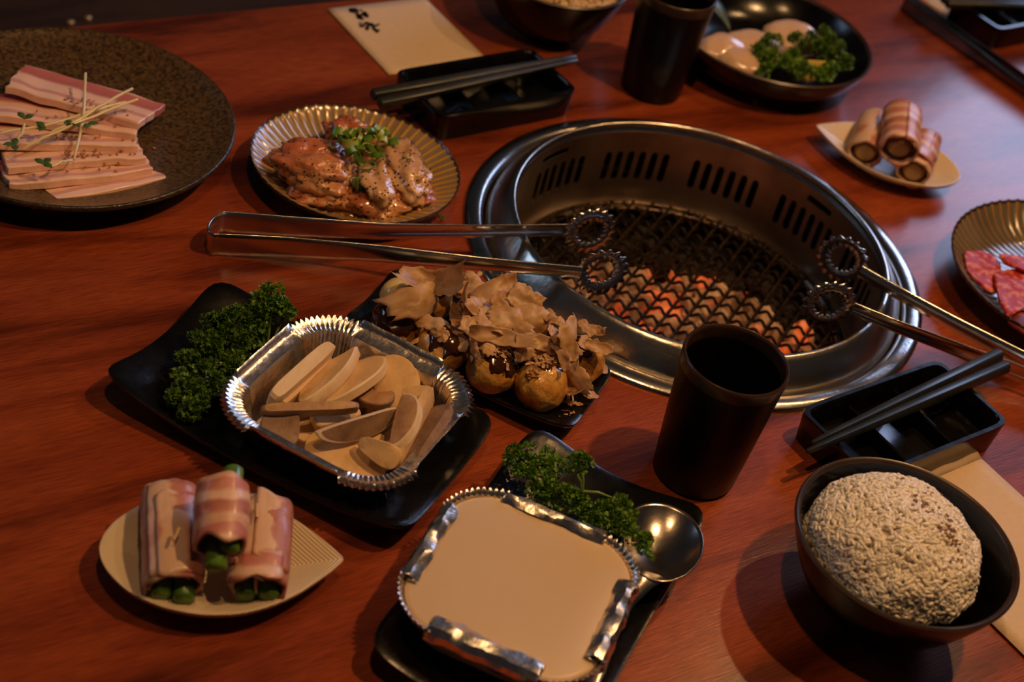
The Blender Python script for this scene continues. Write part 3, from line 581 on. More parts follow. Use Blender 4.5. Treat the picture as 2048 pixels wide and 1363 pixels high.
mk('grate_ledge', *lathe([(0.1475, -0.0600), (0.1475, -0.0605), (0.1375, -0.0605), (0.1375, -0.0625), (0.1480, -0.0625)], 96), 'steel_in', grill)

# crimped wire grate
GZ = -0.0555
RG = 0.1395
grate = thing('wire_grate', 'blackened crimped wire grate lying inside the round grill', 'grate', (GX, GY, GZ), radians(-18.5))
for rr, zz, w in ((RG, 0.0, 0.0019), (RG - 0.0075, -0.0006, 0.0013)):
    pts = [(rr * cos(2 * pi * i / 96), rr * sin(2 * pi * i / 96), zz) for i in range(97)]
    mk('rim_wire', *tube(pts, w, 7, False), 'wire', grate)
SP = 0.0146
for ax in (0, 1):
    for k in range(-9, 10):
        o = (k + 0.5 * 0) * SP; half = math.sqrt(max(RG * RG - o * o, 0))
        if half < 0.02: continue
        nseg = max(8, int(2 * half / (SP / 8)))
        pts = []
        for i in range(nseg + 1):
            s = -half + 2 * half * i / nseg
            if ax == 0:      # heavily crimped: dips under every cross wire, crest half-way
                z = -0.0012 - 0.0023 * cos(2 * pi * s / SP); lat = 0.0013 * sin(2 * pi * s / SP)
                pts.append((s, o + lat, z))
            else:
                z = 0.0016 + 0.0006 * cos(4 * pi * s / SP)
                pts.append((o, s, z))
        mk('wire', *tube(pts, 0.00145, 6, False), 'wire', grate)

# charcoal
cm = {}
for hot in (0, 1):
    for k in range(4):
        vv, ff = blob(k * 2.3 + 11 * hot, 3, 0.55, 1.3)
        vv = [(x * 0.0178, y * 0.0152, z * 0.0125) for x, y, z in vv]
        o = mk('charcoal', vv, ff, 'coal_hot' if hot else 'coal', angle=35)
        cm[(hot, k)] = o.data; bpy.data.objects.remove(o)
for i, (x, y, hot) in enumerate(COALS):
    o = bpy.data.objects.new('charcoal', cm[(hot, i % 4)]); C.objects.link(o)
    o.location = (x, y, -0.0795 + R.uniform(-0.004, 0.003)); o.rotation_euler = (R.uniform(-.5, .5), R.uniform(-.5, .5), R.uniform(0, 6.28))
    if hot: tag(o, 'glowing orange and ash grey charcoal lump under the wire grate', 'charcoal', 'glowing charcoal lumps in the grill')
    else: tag(o, 'unlit black charcoal lump in the dark part under the wire grate', 'charcoal', 'dark charcoal lumps in the grill')
mk('coal_bed_pan', *lathe([(0.142, -0.066), (0.1425, -0.0655), (0.136, -0.096), (0.0005, -0.098)], 64), 'void', grill)


# ------------------------------------------------------------------ tongs
def tongs(label, far, near, loop, rf, rn, h0, h1, zoff=0.0, mat='tong'):
    root = thing('grill_tongs', label, 'tongs', (loop[0], loop[1], 0))
    L0 = Vector((loop[0], loop[1], 0))
    a, b = Vector(far[0]), Vector(near[0]); c = Vector(loop)
    mid = (a + b) / 2; rad = (a - b) / 2
    back = (c - mid); 
    far, near = list(far), list(near)
    for arm, ctr in ((far, rf), (near, rn)):      # run each arm on to the edge of its ring
        t_ = Vector(ctr) - Vector(arm[-1]); arm[-1] = tuple(Vector(ctr) - t_.normalized() * 0.0160)
    path = [Vector(p) for p in reversed(far)]
    nf = len(path)
    for i in range(1, 12):
        t_ = pi * i / 12
        path.append(mid + rad * cos(t_) + back * sin(t_))
    path += [Vector(p) for p in near]
    # resample smoothly
    P = []
    for i in range(len(path) - 1):
        k = 5 if (i < nf - 1 or i >= nf + 10) else 1
        for j in range(k): P.append(path[i].lerp(path[i + 1], j / k))
    P.append(path[-1])
    tot = [0]
    for i in range(1, len(P)): tot.append(tot[-1] + (P[i] - P[i - 1]).length)
    LL = tot[-1]; rings = []
    for i, p in enumerate(P):
        d = P[min(i + 1, len(P) - 1)] - P[max(i - 1, 0)]; d.z = 0; d.normalize()
        nrm = Vector((d.y, -d.x, 0))             # points outward for this winding or inward, only the crease cares
        s = abs(tot[i] / LL - 0.5) * 2           # 0 at loop .. 1 at tips
        h = h0 + (h1 - h0) * smooth01(s * 1.05)
        crease = 0.0022 * smooth01((s - 0.25) / 0.3)
        tk = 0.0006
        q = p - L0 + Vector((0, 0, zoff))
        up = Vector((0, 0, 1))
        prof = [(-h, 0), (-h * 0.5, crease * .8), (0, crease), (h * 0.5, crease * .8), (h, 0)]
        ring = [q - up * (h + 0.0005)] + [q + up * z + nrm * (o + tk) for z, o in prof] + [q + up * (h + 0.0005)] + [q + up * z + nrm * (o - tk) for z, o in reversed(prof)]
        rings.append(ring)
    mk('arm_strip', *loops(rings, True, True), mat, root, angle=85)
    for tip, prev, ctr in ((path[0], path[1], rf), (path[-1], path[-2], rn)):
        x = Vector(ctr) - tip; x.z *= 0.3; x.normalize()
        z = Vector((0, 0, 1)); y = x.cross(z).normalized(); z = y.cross(x)
        side = -1 if ctr is rf else 1            # cup towards the other arm
        nt_ = 17; ro, ri = 0.0178, 0.0118
        r_o, r_i, cup = [], [], []
        n = nt_ * 4
        pro = [[], [], [], [], []]
        for i in range(n):
            a_ = 2 * pi * i / n; tri = abs((i % 4) - 2) / 2.0
            o_ = ro + 0.0031 * tri; i_ = ri - 0.0022 * tri
            for k, (rr, dep) in enumerate(((i_, 0.0026), ((ro + ri) / 2, 0.0024), (o_, 0.0012))):
                w = Vector(ctr) - L0 + Vector((0, 0, zoff)) + x * rr * cos(a_) + z * rr * sin(a_) - y * side * dep
                pro[k].append(w)
        o = mk('serrated_ring', *loops([pro[0], pro[1], pro[2]]), mat, root, angle=25)
        solid(o, 0.0009, 0)
    return root


T1 = TONGS1
tongs('steel grill tongs lying from the table onto the left rim of the grill', T1['far'], T1['near'], T1['loop'], T1['rf'], T1['rn'], 0.0090, 0.0052, 0.001)
T2 = TONGS2
f2, n2 = list(T2['far']), list(T2['near'])
f2 += [(0.435, 0.9370, 0.0125), (0.495, 0.9230, 0.0100)]; n2 += [(0.435, 0.9170, 0.0125), (0.489, 0.8990, 0.0100)]
tongs('steel grill tongs resting on the right rim of the grill beside the beef plate', f2[::-1], n2[::-1], (0.506, 0.9085, 0.0095), T2['rf'], T2['rn'], 0.0090, 0.0052, 0.001)
# third pair, lying beyond at the far right
d3 = Vector((0.7, -0.714, 0)); s3 = Vector((0.714, 0.7, 0))
q3 = Vector((0.3100, 1.5520, 0.0085))
fa = [tuple(q3 + d3 * (0.008 + 0.07 * i) + s3 * (0.0040 + 0.0012 * i)) for i in range(5)]
ne = [tuple(q3 + d3 * (0.008 + 0.07 * i) - s3 * (0.0040 + 0.0012 * i)) for i in range(5)]
tongs('closed steel tongs lying on the table at the far right corner', fa, ne, tuple(q3), tuple(Vector(fa[-1]) + d3 * 0.018), tuple(Vector(ne[-1]) + d3 * 0.018), 0.0085, 0.0055, 0.0, 'tongdark')


# ------------------------------------------------------------------ cups, bowls, trays, chopsticks
def cup(label, x, y):
    prof = [(0.0005, 0.0015), (0.0235, 0.0015), (0.0250, 0.0), (0.0262, 0.0004), (0.0275, 0.0030), (0.0296, 0.030), (0.0320, 0.065), (0.0338, 0.0905), (0.0343, 0.0972), (0.0339, 0.0990), (0.0330, 0.0996), (0.0321, 0.0990), (0.0316, 0.0972), (0.0312, 0.0900), (0.0288, 0.050), (0.0255, 0.012), (0.0225, 0.0072), (0.0005, 0.0065)]
    v, f = lathe(prof, 72)
    idx = []
    for j in range(len(prof) - 1): idx += [1 if 7 <= j <= 12 else 0] * 72
    o = mk('tumbler_cup', v, f, None, mats=['cup', 'cuprim'], idx=idx, angle=60)
    o.location = (x, y, 0); return tag(o, label, 'cup')


cup('tall dark brown tumbler standing in front of the grill', 0.1371, 0.7554)
cup('tall dark brown tumbler behind the grill, beside the scallop bowl', 0.0626, 1.2412)


def bowl(name, label, x, y, rim, h, foot, cat='bowl', flare=0.6):
    outer = [(0.0005, 0.0030), (foot - 0.004, 0.0030), (foot - 0.003, 0.0), (foot, 0.0), (foot + 0.0008, 0.005)]
    for i in range(1, 13):
        t_ = i / 12; outer.append((foot + 0.001 + (rim - foot - 0.001) * t_ ** flare, 0.005 + (h - 0.007) * t_ ** 1.35))
    outer += [(rim + 0.0002, h - 0.0012), (rim - 0.0012, h), (rim - 0.003, h - 0.0006), (rim - 0.0040, h - 0.0025)]
    k = len(outer) - 4
    inn = []
    for i in range(11, -1, -1):
        t_ = i / 12; inn.append(((foot - 0.004) * 0.9 + (rim - 0.0045 - (foot - 0.004) * 0.9) * t_ ** flare, 0.0085 + (h - 0.012) * t_ ** 1.35))
    inn.append((0.0005, 0.0082))
    prof = outer + inn; n = 96
    v, f = lathe(prof, n); idx = []
    for j in range(len(prof) - 1): idx += [1 if k - 1 <= j <= k + 2 else 0] * n
    o = mk(name, v, f, None, mats=['matt', 'bowlrim'], idx=idx, angle=55)
    o.location = (x, y, 0); return tag(o, label, cat)


BX, BY = 0.2572, 0.6784
bowl('rice_bowl', 'dark bowl heaped with white rice on the paper napkin', BX, BY, 0.0690, 0.061, 0.027, flare=0.62)
bowl('rice_bowl', 'dark bowl of yellowish rice at the far edge of the picture', -0.045, 1.302, 0.0690, 0.061, 0.027, flare=0.62)
bowl('scallop_bowl', 'wide dark bowl holding scallops and parsley at the back', 0.161, 1.338, 0.0985, 0.040, 0.062, flare=0.55)


def sauce_tray(label, x, y, a):
    root = thing('sauce_tray', label, 'tray', (x, y, 0), a)
    w, d, h = 0.1425, 0.0723, 0.026
    rings = []
    for s, z in ((0.90, 0.0008), (0.955, 0.0), (0.965, 0.0015), (0.992, h - 0.004), (1.0, h - 0.0015), (0.995, h)):
        rings.append([(px * s, py * s, z) for px, py in superrect(w, d, 128, 14)])
    for ins, z in ((0.0032, h), (0.0042, h - 0.0012), (0.0065, 0.0075), (0.0085, 0.0058)):
        rings.append([(px, py, z) for px, py in superrect(w - 2 * ins, d - 2 * ins, 128, 14)])
    v, f = loops(rings, True, True)
    mk('tray_body', v, f, 'matt', root, angle=40)
    for k in (-1, 1):
        pf = [(-0.0022, 0.005), (-0.0012, 0.0165), (0, 0.0172), (0.0012, 0.0165), (0.0022, 0.005)]
        hw = d / 2 - 0.0062
        mk('divider', *loops([[(k * w / 6.2 + px, yy, pz) for px, pz in pf] for yy in (-hw, hw)], True, True), 'matt', root, angle=40)
    return root


TA = 0.7625
sauce_tray('black three-compartment sauce tray under chopsticks, between tumbler and grill tongs', 0.2763, 0.8386, 0.757)
sauce_tray('black three-compartment sauce tray under chopsticks, behind the chicken plate', -0.0756, 1.1366, 0.768)
sauce_tray('black sauce tray cut by the upper right corner of the picture', 0.4300, 1.5800, 0.765)


def chopstick(label, thick, tip, roll=0.3):
    p0, p1 = Vector(thick), Vector(tip); L_ = (p1 - p0).length
    m = frame(p0, p1, roll); rings = []
    for s, w in ((-0.5, 0.0036), (-0.497, 0.0041), (0.0, 0.0036), (0.42, 0.0022), (0.495, 0.0015), (0.5, 0.0010)):
        rings.append([(s * L_, px, pz) for px, pz in superrect(2 * w, 2 * w, 16, 5)])
    o = mk('chopstick', *loops(rings, True, True), 'stick', angle=45)
    o.matrix_world = m; return tag(o, label, 'chopstick')


chopstick('black chopstick across the near sauce tray, the one nearer the rice bowl', (0.3530, 0.9195, 0.0305), (0.2049, 0.7700, 0.0290))
chopstick('black chopstick across the near sauce tray, the one nearer the grill', (0.3489, 0.9322, 0.0305), (0.2085, 0.7800, 0.0290))
chopstick('black chopstick across the far sauce tray, the one nearer the chicken', (-0.1500, 1.0496, 0.0305), (-0.0075, 1.2050, 0.0290))
chopstick('black chopstick across the far sauce tray, the one nearer the paper', (-0.1582, 1.0602, 0.0305), (-0.0095, 1.2110, 0.0290))
chopstick('black chopstick on the corner sauce tray, nearer the picture edge tongs', (0.3460, 1.5235, 0.0305), (0.5300, 1.6200, 0.0290))
chopstick('black chopstick on the corner sauce tray, the farther of the two', (0.3420, 1.5320, 0.0305), (0.5200, 1.6300, 0.0290))


# ------------------------------------------------------------------ papers
def sheet(name, label, cat, A, du, lu, dv, lv, z=0.0004, bend=0.0, seed=0):
    nu, nv = 14, 10; v, f = [], []
    for j in range(nv + 1):
        for i in range(nu + 1):
            p = Vector(A) + Vector(du) * lu * i / nu + Vector(dv) * lv * j / nv
            e = bend * (abs(i / nu - 0.5) * 2) ** 3
            v.append((p.x - A[0], p.y - A[1], z + e + 0.0004 * (1 + noise.noise(Vector((p.x * 20, p.y * 20, seed))))))
    for j in range(nv):
        for i in range(nu):
            a = j * (nu + 1) + i; f.append((a, a + 1, a + nu + 2, a + nu + 1))
    o = mk(name, v, f, 'paper'); o.location = (A[0], A[1], 0); solid(o, 0.0006, -1); return tag(o, label, cat)


cA, sA = cos(0.7592), sin(0.7592)
nap = sheet('paper_napkin', 'cream paper napkin under the near rice bowl', 'napkin', (0.3341, 0.8498, 0), (sA, -cA, 0), 0.205, (-cA, -sA, 0), 0.112, 0.0009)
# its loose top fold, standing a little against the tray
vv = []
for i in range(13):
    s = 0.052 * i / 12
    for k, (b_, h_) in enumerate(((0, 0.0022), (-0.006, 0.0045 + 0.001 * sin(i * .9)), (-0.012, 0.0085 + 0.0012 * sin(i * 1.3)), (-0.016, 0.0100 + 0.001 * sin(i * 2.1)))):
        vv.append((-cA * s + sA * (0.008 + b_ * 0.9), -sA * s - cA * (0.008 + b_ * 0.9), h_))
ff = [(i * 4 + k, i * 4 + k + 1, i * 4 + k + 5, i * 4 + k + 4) for i in range(12) for k in range(3)]
solid(mk('folded_edge', vv, ff, 'paper', nap), 0.0004, 0)
sheet('paper_sheet', 'square cream paper with black brush writing behind the far sauce tray', 'paper', (-0.2364, 1.2310, 0), (0.7397, 0.6728, 0), 0.1017, (0.6728, -0.7397, 0), 0.114, 0.0004, 0.0)
PS = bpy.data.objects['paper_sheet']
ink = MB()
for k, (x0, y0, x1, y1) in enumerate(INK):
    d = Vector((x1 - x0, y1 - y0, 0)); L_ = d.length; d.normalize(); nn = Vector((-d.y, d.x, 0))
    a = Vector((x0, y0, 0)) - d * 0.0006; b = Vector((x1, y1, 0)) + d * 0.0006
    w = 0.0017 + 0.0009 * ((k * 37) % 5) / 5
    pts = [a + nn * w * .6, a - nn * w * .6, a.lerp(b, .4) - nn * w, b - nn * w * .45, b + nn * w * .45, a.lerp(b, .4) + nn * w]
    ink.add([(p.x + 0.2364, p.y - 1.2310, 0.0020) for p in pts], [(0, 1, 2, 3, 4, 5)])
tag(ink.obj('brush_writing', 'ink', PS, smooth=False), 'black brush-written characters')
sheet('paper_napkin', 'cream paper napkin by the corner sauce tray', 'napkin', (0.372, 1.5500, 0), (0.725, 0.688, 0), 0.11, (-0.688, 0.725, 0), 0.105, 0.0002)


# ------------------------------------------------------------------ plates
def rect_plate(label, x, y, a, w, d, edge_h, corner_h, pinch=0.03, thick=0.0045, zb=0.0012):
    n = 144; out = superrect(w, d, n, 9); rings = []
    def ringz(rho, dz=0.0, scale=1.0):
        r_ = []
        for px, py in out:
            cf = (abs(px) / (w / 2) * abs(py) / (d / 2)) ** 2
            k = 1 - pinch * (1 - cf) * rho
            r = smooth01((rho - 0.52) / 0.48)
            z = zb + thick + edge_h * r + corner_h * cf * r * rho
            r_.append((px * rho * k * scale, py * rho * k * scale, z + dz))
        return r_
    for rho in (0.02, 0.25, 0.5, 0.6, 0.7, 0.78, 0.85, 0.91, 0.955, 0.985): rings.append(ringz(rho))
    rings.append(ringz(1.0, -0.0003)); rings.append(ringz(1.0, -0.0016, 1.003)); rings.append(ringz(0.99, -0.0036))
    for rho in (0.93, 0.84, 0.72): rings.append(ringz(rho, -thick))
    rings.append([(p[0] * 0.99, p[1] * 0.99, 0.0) for p in ringz(0.66)]); rings.append([(p[0], p[1], 0.0) for p in ringz(0.60)]); rings.append([(p[0], p[1], 0.0012) for p in ringz(0.57)])
    v, f = loops(rings, True, True)
    f = [tuple(reversed(q)) for q in f]
    o = mk('rectangular_plate', v, f, 'black', angle=60); o.location = (x, y, 0); o.rotation_euler = (0, 0, a)
    return tag(o, label, 'plate')


rect_plate('glossy black rectangular plate under the foil tray of mushrooms', -0.1173, 0.7060, radians(-17.5), 0.2210, 0.1300, 0.006, 0.015)
rect_plate('small glossy black rectangular plate under the fried dough balls', -0.0208, 0.8078, radians(-16.7), 0.1760, 0.0800, 0.006, 0.006, 0.02)
rect_plate('glossy black rectangular plate under the foil tray of pale cream', 0.0555, 0.6168, radians(-16.8), 0.1290, 0.2220, 0.006, 0.012)


def round_plate(name, label, x, y, prof, mats, midx, sx=1, sy=1, a=0, n=96, cat='plate'):
    v, f = lathe(prof, n, sx, sy); idx = []
    for j in range(len(prof) - 1): idx += [midx(j)] * n
    o = mk(name, v, f, None, mats=mats, idx=idx, angle=60); o.location = (x, y, 0); o.rotation_euler = (0, 0, a)
    return tag(o, label, cat)


pp = [(0.0005, 0.0085), (0.06, 0.0088), (0.082, 0.0105), (0.098, 0.0145), (0.110, 0.0195), (0.1165, 0.0232), (0.1192, 0.0250), (0.1206, 0.0248), (0.1214, 0.0232), (0.1208, 0.0212), (0.112, 0.0150), (0.098, 0.0075), (0.080, 0.0028), (0.074, 0.0), (0.066, 0.0), (0.062, 0.003), (0.0005, 0.003)]
round_plate('stoneware_plate', 'large round mottled brown stoneware plate of pork slices', -0.3600, 0.9385, pp, ['stone', 'stonerim'], lambda j: 1 if j >= 6 else 0)


def fluted_plate(label, x, y, a, rx, ry, h, nfl, mats, flat=0.55, swirl=0.0, amp=0.0011, group=None):
    seg = 8; n = nfl * seg
    rhos = [0.01, flat * 0.6, flat, flat + 0.04, flat + 0.1, flat + 0.18, flat + 0.27, flat + 0.36, 0.94, 0.975]
    rings = []; fi = []
    def pt(rho, i, under=0.0, fl=1.0):
        t_ = (rho - flat) / (1 - flat); t_ = max(0, t_)
        th_ = 2 * pi * i / n + swirl * sin(pi * min(1, t_)) 
        z = 0.006 + (h - 0.006) * (0.15 * t_ + 0.85 * t_ ** 1.5)
        ph = (i % seg) / seg
        ridge = math.exp(-((ph - 0.06) / 0.09) ** 2) + math.exp(-((ph - 1.06) / 0.09) ** 2) - 0.5 * (1 - math.cos(2 * pi * ph)) * 0.35
        k = smooth01((rho - flat + 0.01) / 0.1) * fl
        zz = z + amp * ridge * k - under
        sc = 1 + 0.012 * k * ridge * (rho > 0.9)
        return (rx * rho * sc * cos(th_), ry * rho * sc * sin(th_), zz)
    for rho in rhos: rings.append([pt(rho, i) for i in range(n)])
    rings.append([pt(0.993, i, -0.0006, 0.7) for i in range(n)])
    rings.append([pt(1.0, i, 0.0006, 0.4) for i in range(n)])
    rings.append([pt(0.985, i, 0.0030, 0.2) for i in range(n)])
    rings.append([pt(0.85, i, 0.0038, 0) for i in range(n)])
    rings.append([pt(0.70, i, 0.0036, 0) for i in range(n)])
    rings.append([(rx * 0.55 * cos(2 * pi * i / n), ry * 0.55 * sin(2 * pi * i / n), 0.0) for i in range(n)])
    rings.append([(rx * 0.5 * cos(2 * pi * i / n), ry * 0.5 * sin(2 * pi * i / n), 0.0) for i in range(n)])
    rings.append([(rx * 0.01 * cos(2 * pi * i / n), ry * 0.01 * sin(2 * pi * i / n), 0.002) for i in range(n)])
    v, f = loops(rings); idx = []
    for j in range(len(rings) - 1):
        for i in range(n):
            if j >= 9: idx.append(2)
            elif j >= 2 and (i % seg) in (0, 7): idx.append(1)
            else: idx.append(0)
    f = [tuple(reversed(q)) for q in f]
    o = mk('fluted_plate', v, f, None, mats=mats, idx=idx, angle=60); o.location = (x, y, 0); o.rotation_euler = (0, 0, a)
    return tag(o, label, 'plate', group)


CHX, CHY = -0.1490, 0.9735
fluted_plate('fluted taupe plate with amber ribs holding marinated chicken', CHX, CHY, radians(-13), 0.0808, 0.0778, 0.023, 62, ['flute', 'fluteline', 'fluterim'], 0.56, 0.03)
BFX, BFY = 0.4285, 1.0750
fluted_plate('olive grey fluted plate of raw beef at the right picture edge', BFX, BFY, radians(47), 0.1085, 0.1025, 0.027, 70, ['flutedark', 'fluteline2', 'fluterim'], 0.62, 0.05)

LEAF = [(0, 0), (0.004, 0.0050), (0.0097, 0.0115), (0.0248, 0.0260), (0.04, 0.0362), (0.057, 0.0432), (0.078, 0.0452), (0.0985, 0.0412), (0.117, 0.0318), (0.1285, 0.0190), (0.1335, 0.0090), (0.1352, 0)]


def leaf_plate(label, tip, ang, s=1.0, mat='cream'):
    half = []
    for i in range(len(LEAF) - 1):
        for k in range(5):
            a, b = LEAF[i], LEAF[i + 1]; half.append((a[0] + (b[0] - a[0]) * k / 5, a[1] + (b[1] - a[1]) * k / 5))
    out = half + [LEAF[-1]] + [(x, -y) for x, y in reversed(half[1:])]
    # round the polygon a little
    for _ in range(4):
        out = [((out[i - 1][0] + 2 * out[i][0] + out[(i + 1) % len(out)][0]) / 4, (out[i - 1][1] + 2 * out[i][1] + out[(i + 1) % len(out)][1]) / 4) for i in range(len(out))]
    cx = 0.074; n = len(out)
    def rg(rho, dz=0, sc=1):
        return [((cx + (x - cx) * rho * sc) * s, y * rho * sc * s, 0.0065 + 0.0115 * smooth01((rho - 0.35) / 0.75) ** 1.2 + dz) for x, y in out]
    rings = [rg(r) for r in (0.02, 0.3, 0.45, 0.6, 0.72, 0.82, 0.9, 0.96, 0.99)]
    rings += [rg(1.0, -0.0002), rg(1.0, -0.0014, 1.002), rg(0.985, -0.0032), rg(0.85, -0.0045), rg(0.65, -0.0045)]
    rings += [[(p[0], p[1], 0) for p in rg(0.52)], [(p[0], p[1], 0) for p in rg(0.45)], [(p[0], p[1], 0.002) for p in rg(0.4)]]
    v, f = loops(rings, True, True)
    o = mk('leaf_plate', v, f, mat, angle=60); o.location = (tip[0], tip[1], 0); o.rotation_euler = (0, 0, radians(ang))
    tag(o, label, 'plate')
    return o


leaf_plate('cream leaf-shaped plate of bacon asparagus rolls at the lower left', (-0.0601, 0.5889), -164.5, 1.0, 'creamrib')
leaf_plate('cream leaf-shaped plate of bacon rolls to the right of the grill', (0.2121, 1.2243), -10.5, 0.99)


# ------------------------------------------------------------------ foil trays
def outline(w, d, rc, ns=16, nc=60):
    pts = []
    for k, (cx, cy, a0) in enumerate(((w / 2 - rc, d / 2 - rc, 0), (-w / 2 + rc, d / 2 - rc, 90), (-w / 2 + rc, -d / 2 + rc, 180), (w / 2 - rc, -d / 2 + rc, 270))):
        for i in range(nc + 1):
            a = radians(a0 + 90 * i / nc); cf = smooth01(min(i, nc - i) / 4.0)
            pts.append((cx + rc * cos(a), cy + rc * sin(a), cos(a), sin(a), cf, k * 1000 + i))
        a = radians(a0 + 90); x0, y0 = cx + rc * cos(a), cy + rc * sin(a)
        nxt = ((-w / 2 + rc, d / 2 - rc), (-w / 2 + rc, -d / 2 + rc), (w / 2 - rc, -d / 2 + rc), (w / 2 - rc, d / 2 - rc))[k]
        x1, y1 = nxt[0] + rc * cos(a), nxt[1] + rc * sin(a)
        for i in range(1, ns):
            t_ = i / ns; pts.append((x0 + (x1 - x0) * t_, y0 + (y1 - y0) * t_, cos(a), sin(a), 0.0, k * 1000 + 500 + i))
    return pts


def foil_body(root, w, d, straight, corner, amps, seed):
    pts = outline(w, d, 0.034); rings = []
    for j in range(len(straight)):
        r = []
        for (x, y, nx, ny, cf, id_) in pts:
            o = straight[j][0] * (1 - cf) + corner[j][0] * cf; z = straight[j][1] * (1 - cf) + corner[j][1] * cf
            wv = sin((id_ % 1000) * 2 * pi / 4.3 + j * 0.35) * amps[j] * cf
            wr = 0.0006 * noise.noise(Vector((x * 90, y * 90, seed + j * 0.4))) * (1 if 0 < j else 0)
            o += wv + wr; z += 0.6 * wv + 0.5 * wr
            r.append((x + nx * o, y + ny * o, z))
        rings.append(r)
    v, f = loops(rings, True, False)
    f = [tuple(reversed(q)) for q in f]
    o = mk('foil_body', v, f, 'foil', root, angle=38); solid(o, 0.0003, 0)
    return pts


FZ = 0.0062
tray1 = thing('foil_tray', 'fluted square foil tray filled with sliced mushrooms', 'foil tray', (-0.0877, 0.7006, FZ), radians(-17.8))
foil_body(tray1, 0.127, 0.125, [(-0.0165, 0.0006), (-0.0140, 0.0030), (-0.0100, 0.0255), (-0.0090, 0.0272), (-0.0030, 0.0276), (-0.0008, 0.0290), (0.0012, 0.0350)],
          [(-0.0165, 0.0006), (-0.0140, 0.0030), (-0.0100, 0.0255), (-0.0088, 0.0280), (-0.0036, 0.0290), (0.0000, 0.0312), (0.0034, 0.0290)], [0, 0.0003, 0.0007, 0.0008, 0.0011, 0.0013, 0.0015], 3.0)
tray2 = thing('foil_tray', 'foil tray with folded-in edges, brimful of pale cream', 'foil tray', (0.0390, 0.5875, FZ), radians(-11.8))
TW, TD = 0.1225, 0.1215
foil_body(tray2, TW, TD, [(-0.0165, 0.0006), (-0.0140, 0.0030), (-0.0050, 0.0235), (-0.0030, 0.0250), (-0.0010, 0.0258)],
          [(-0.0165, 0.0006), (-0.0140, 0.0030), (-0.0050, 0.0255), (-0.0030, 0.0285), (-0.0012, 0.0330)], [0, 0.0003, 0.0007, 0.0010, 0.0012], 9.0)
for k in range(4):           # crumpled flaps folded in over the cream
    ang = k * pi / 2; hl = (TD if k % 2 == 0 else TW) / 2 - 0.029; off = (TW if k % 2 == 0 else TD) / 2
    prof = [(-0.0005, 0.0235), (0.0012, 0.0275), (0.0008, 0.0315), (-0.0010, 0.0345), (-0.0040, 0.0350), (-0.0065, 0.0335), (-0.0082, 0.0312), (-0.0062, 0.0322), (-0.0035, 0.0318)]
    nseg = 44; rings = []
    wd = (1.35, 0.9, 1.15, 1.6)[k]
    for i in range(nseg + 1):
        s = -hl + 2 * hl * i / nseg; r = []
        for j, (o, z) in enumerate(prof):
            a1 = noise.noise(Vector((s * 70, j * 0.55, k * 7.0))) * 0.0016 + noise.noise(Vector((s * 170, j * 0.9, k * 3.0))) * 0.0008
            a2 = noise.noise(Vector((s * 60, j * 0.6 + 20, k * 5.0))) * 0.0014
            x_, y_, z_ = off + (o - 0.001) * wd + a1, s * (1 + 0.02 * sin(j)), z + a2
            r.append((x_ * cos(ang) - y_ * sin(ang), x_ * sin(ang) + y_ * cos(ang), z_))
        rings.append(r)
    o = mk('folded_flap', *loops(rings, closed=False), 'foil', tray2, angle=28); solid(o, 0.0003, 0)
# the cream: flat, filling the tray to the brim
pts = outline(TW, TD, 0.034)
rings = [[(x * k + 0 * nx, y * k, z) for x, y, nx, ny, cf, id_ in pts] for k, z in ((0.84, 0.010), (0.905, 0.0225), (0.935, 0.0286), (0.925, 0.0300), (0.90, 0.0305), (0.5, 0.0305), (0.02, 0.0305))]
cr = mk('cream_filling', *loops(rings, True, True), 'pudding', angle=60)
cr.location = (0.0390, 0.5875, FZ); cr.rotation_euler = (0, 0, radians(-11.8))
tag(cr, 'flat pale beige cream filling the near foil tray', 'cream')


# ------------------------------------------------------------------ mushrooms
def slice_obj(name, p0, p1, width, thick, roll, shape, mats, bend=0.0, ext=1.0, yoff=0.0):
    p0, p1 = Vector(p0), Vector(p1); L_ = (p1 - p0).length * ext
    n = 40; ol = []
    for i in range(n):
        t_ = 2 * pi * i / n; c, s = cos(t_), sin(t_)
        if shape == 'oval': x, y = c, s
        elif shape == 'bar':
            e = 5.0; k = (abs(c) ** e + abs(s) ** e) ** (-1 / e); x, y = c * k, s * k
        elif shape == 'point': x, y = c, s * (1 - 0.75 * max(0, c) ** 2)
        elif shape == 'half': x, y = c, (s if s > 0 else 0.10 * s)
        elif shape == 'halfdown': x, y = c, (s if s < 0 else 0.12 * s)
        elif shape == 'fan': x, y = c, s * (1 - 0.35 * c)
        elif shape == 'cap':
            e = 3.0; k = (abs(c) ** e + abs(s) ** e) ** (-1 / e); x, y = c * k, s * k * (0.8 + 0.3 * c)
        ol.append((x * L_ / 2, y * width / 2))
    def bz(x): return -bend * (x / (L_ / 2)) ** 2 * L_ * 0.5
    sd = p0.x * 90
    rings = []
    for k, z in ((0.05, -thick / 2), (0.5, -thick / 2), (0.93, -thick / 2), (1.0, -thick * 0.36), (1.0, thick * 0.36), (0.93, thick / 2), (0.5, thick / 2), (0.05, thick / 2)):
        rings.append([(x * k, y * k + yoff, z + bz(x * k) + 0.0006 * noise.noise(Vector((x * 80 * k, y * 80 * k, sd)))) for x, y in ol])
    v, f = loops(rings, True, True); idx = []
    for j in range(7): idx += [1 if j in (2, 3, 4) else (2 if j < 2 else 0)] * n
    idx += [2, 0]
    o = mk(name, v, f, None, mats=mats, idx=idx, angle=40)
    o.matrix_world = frame(p0, p1, radians(roll))
    return o


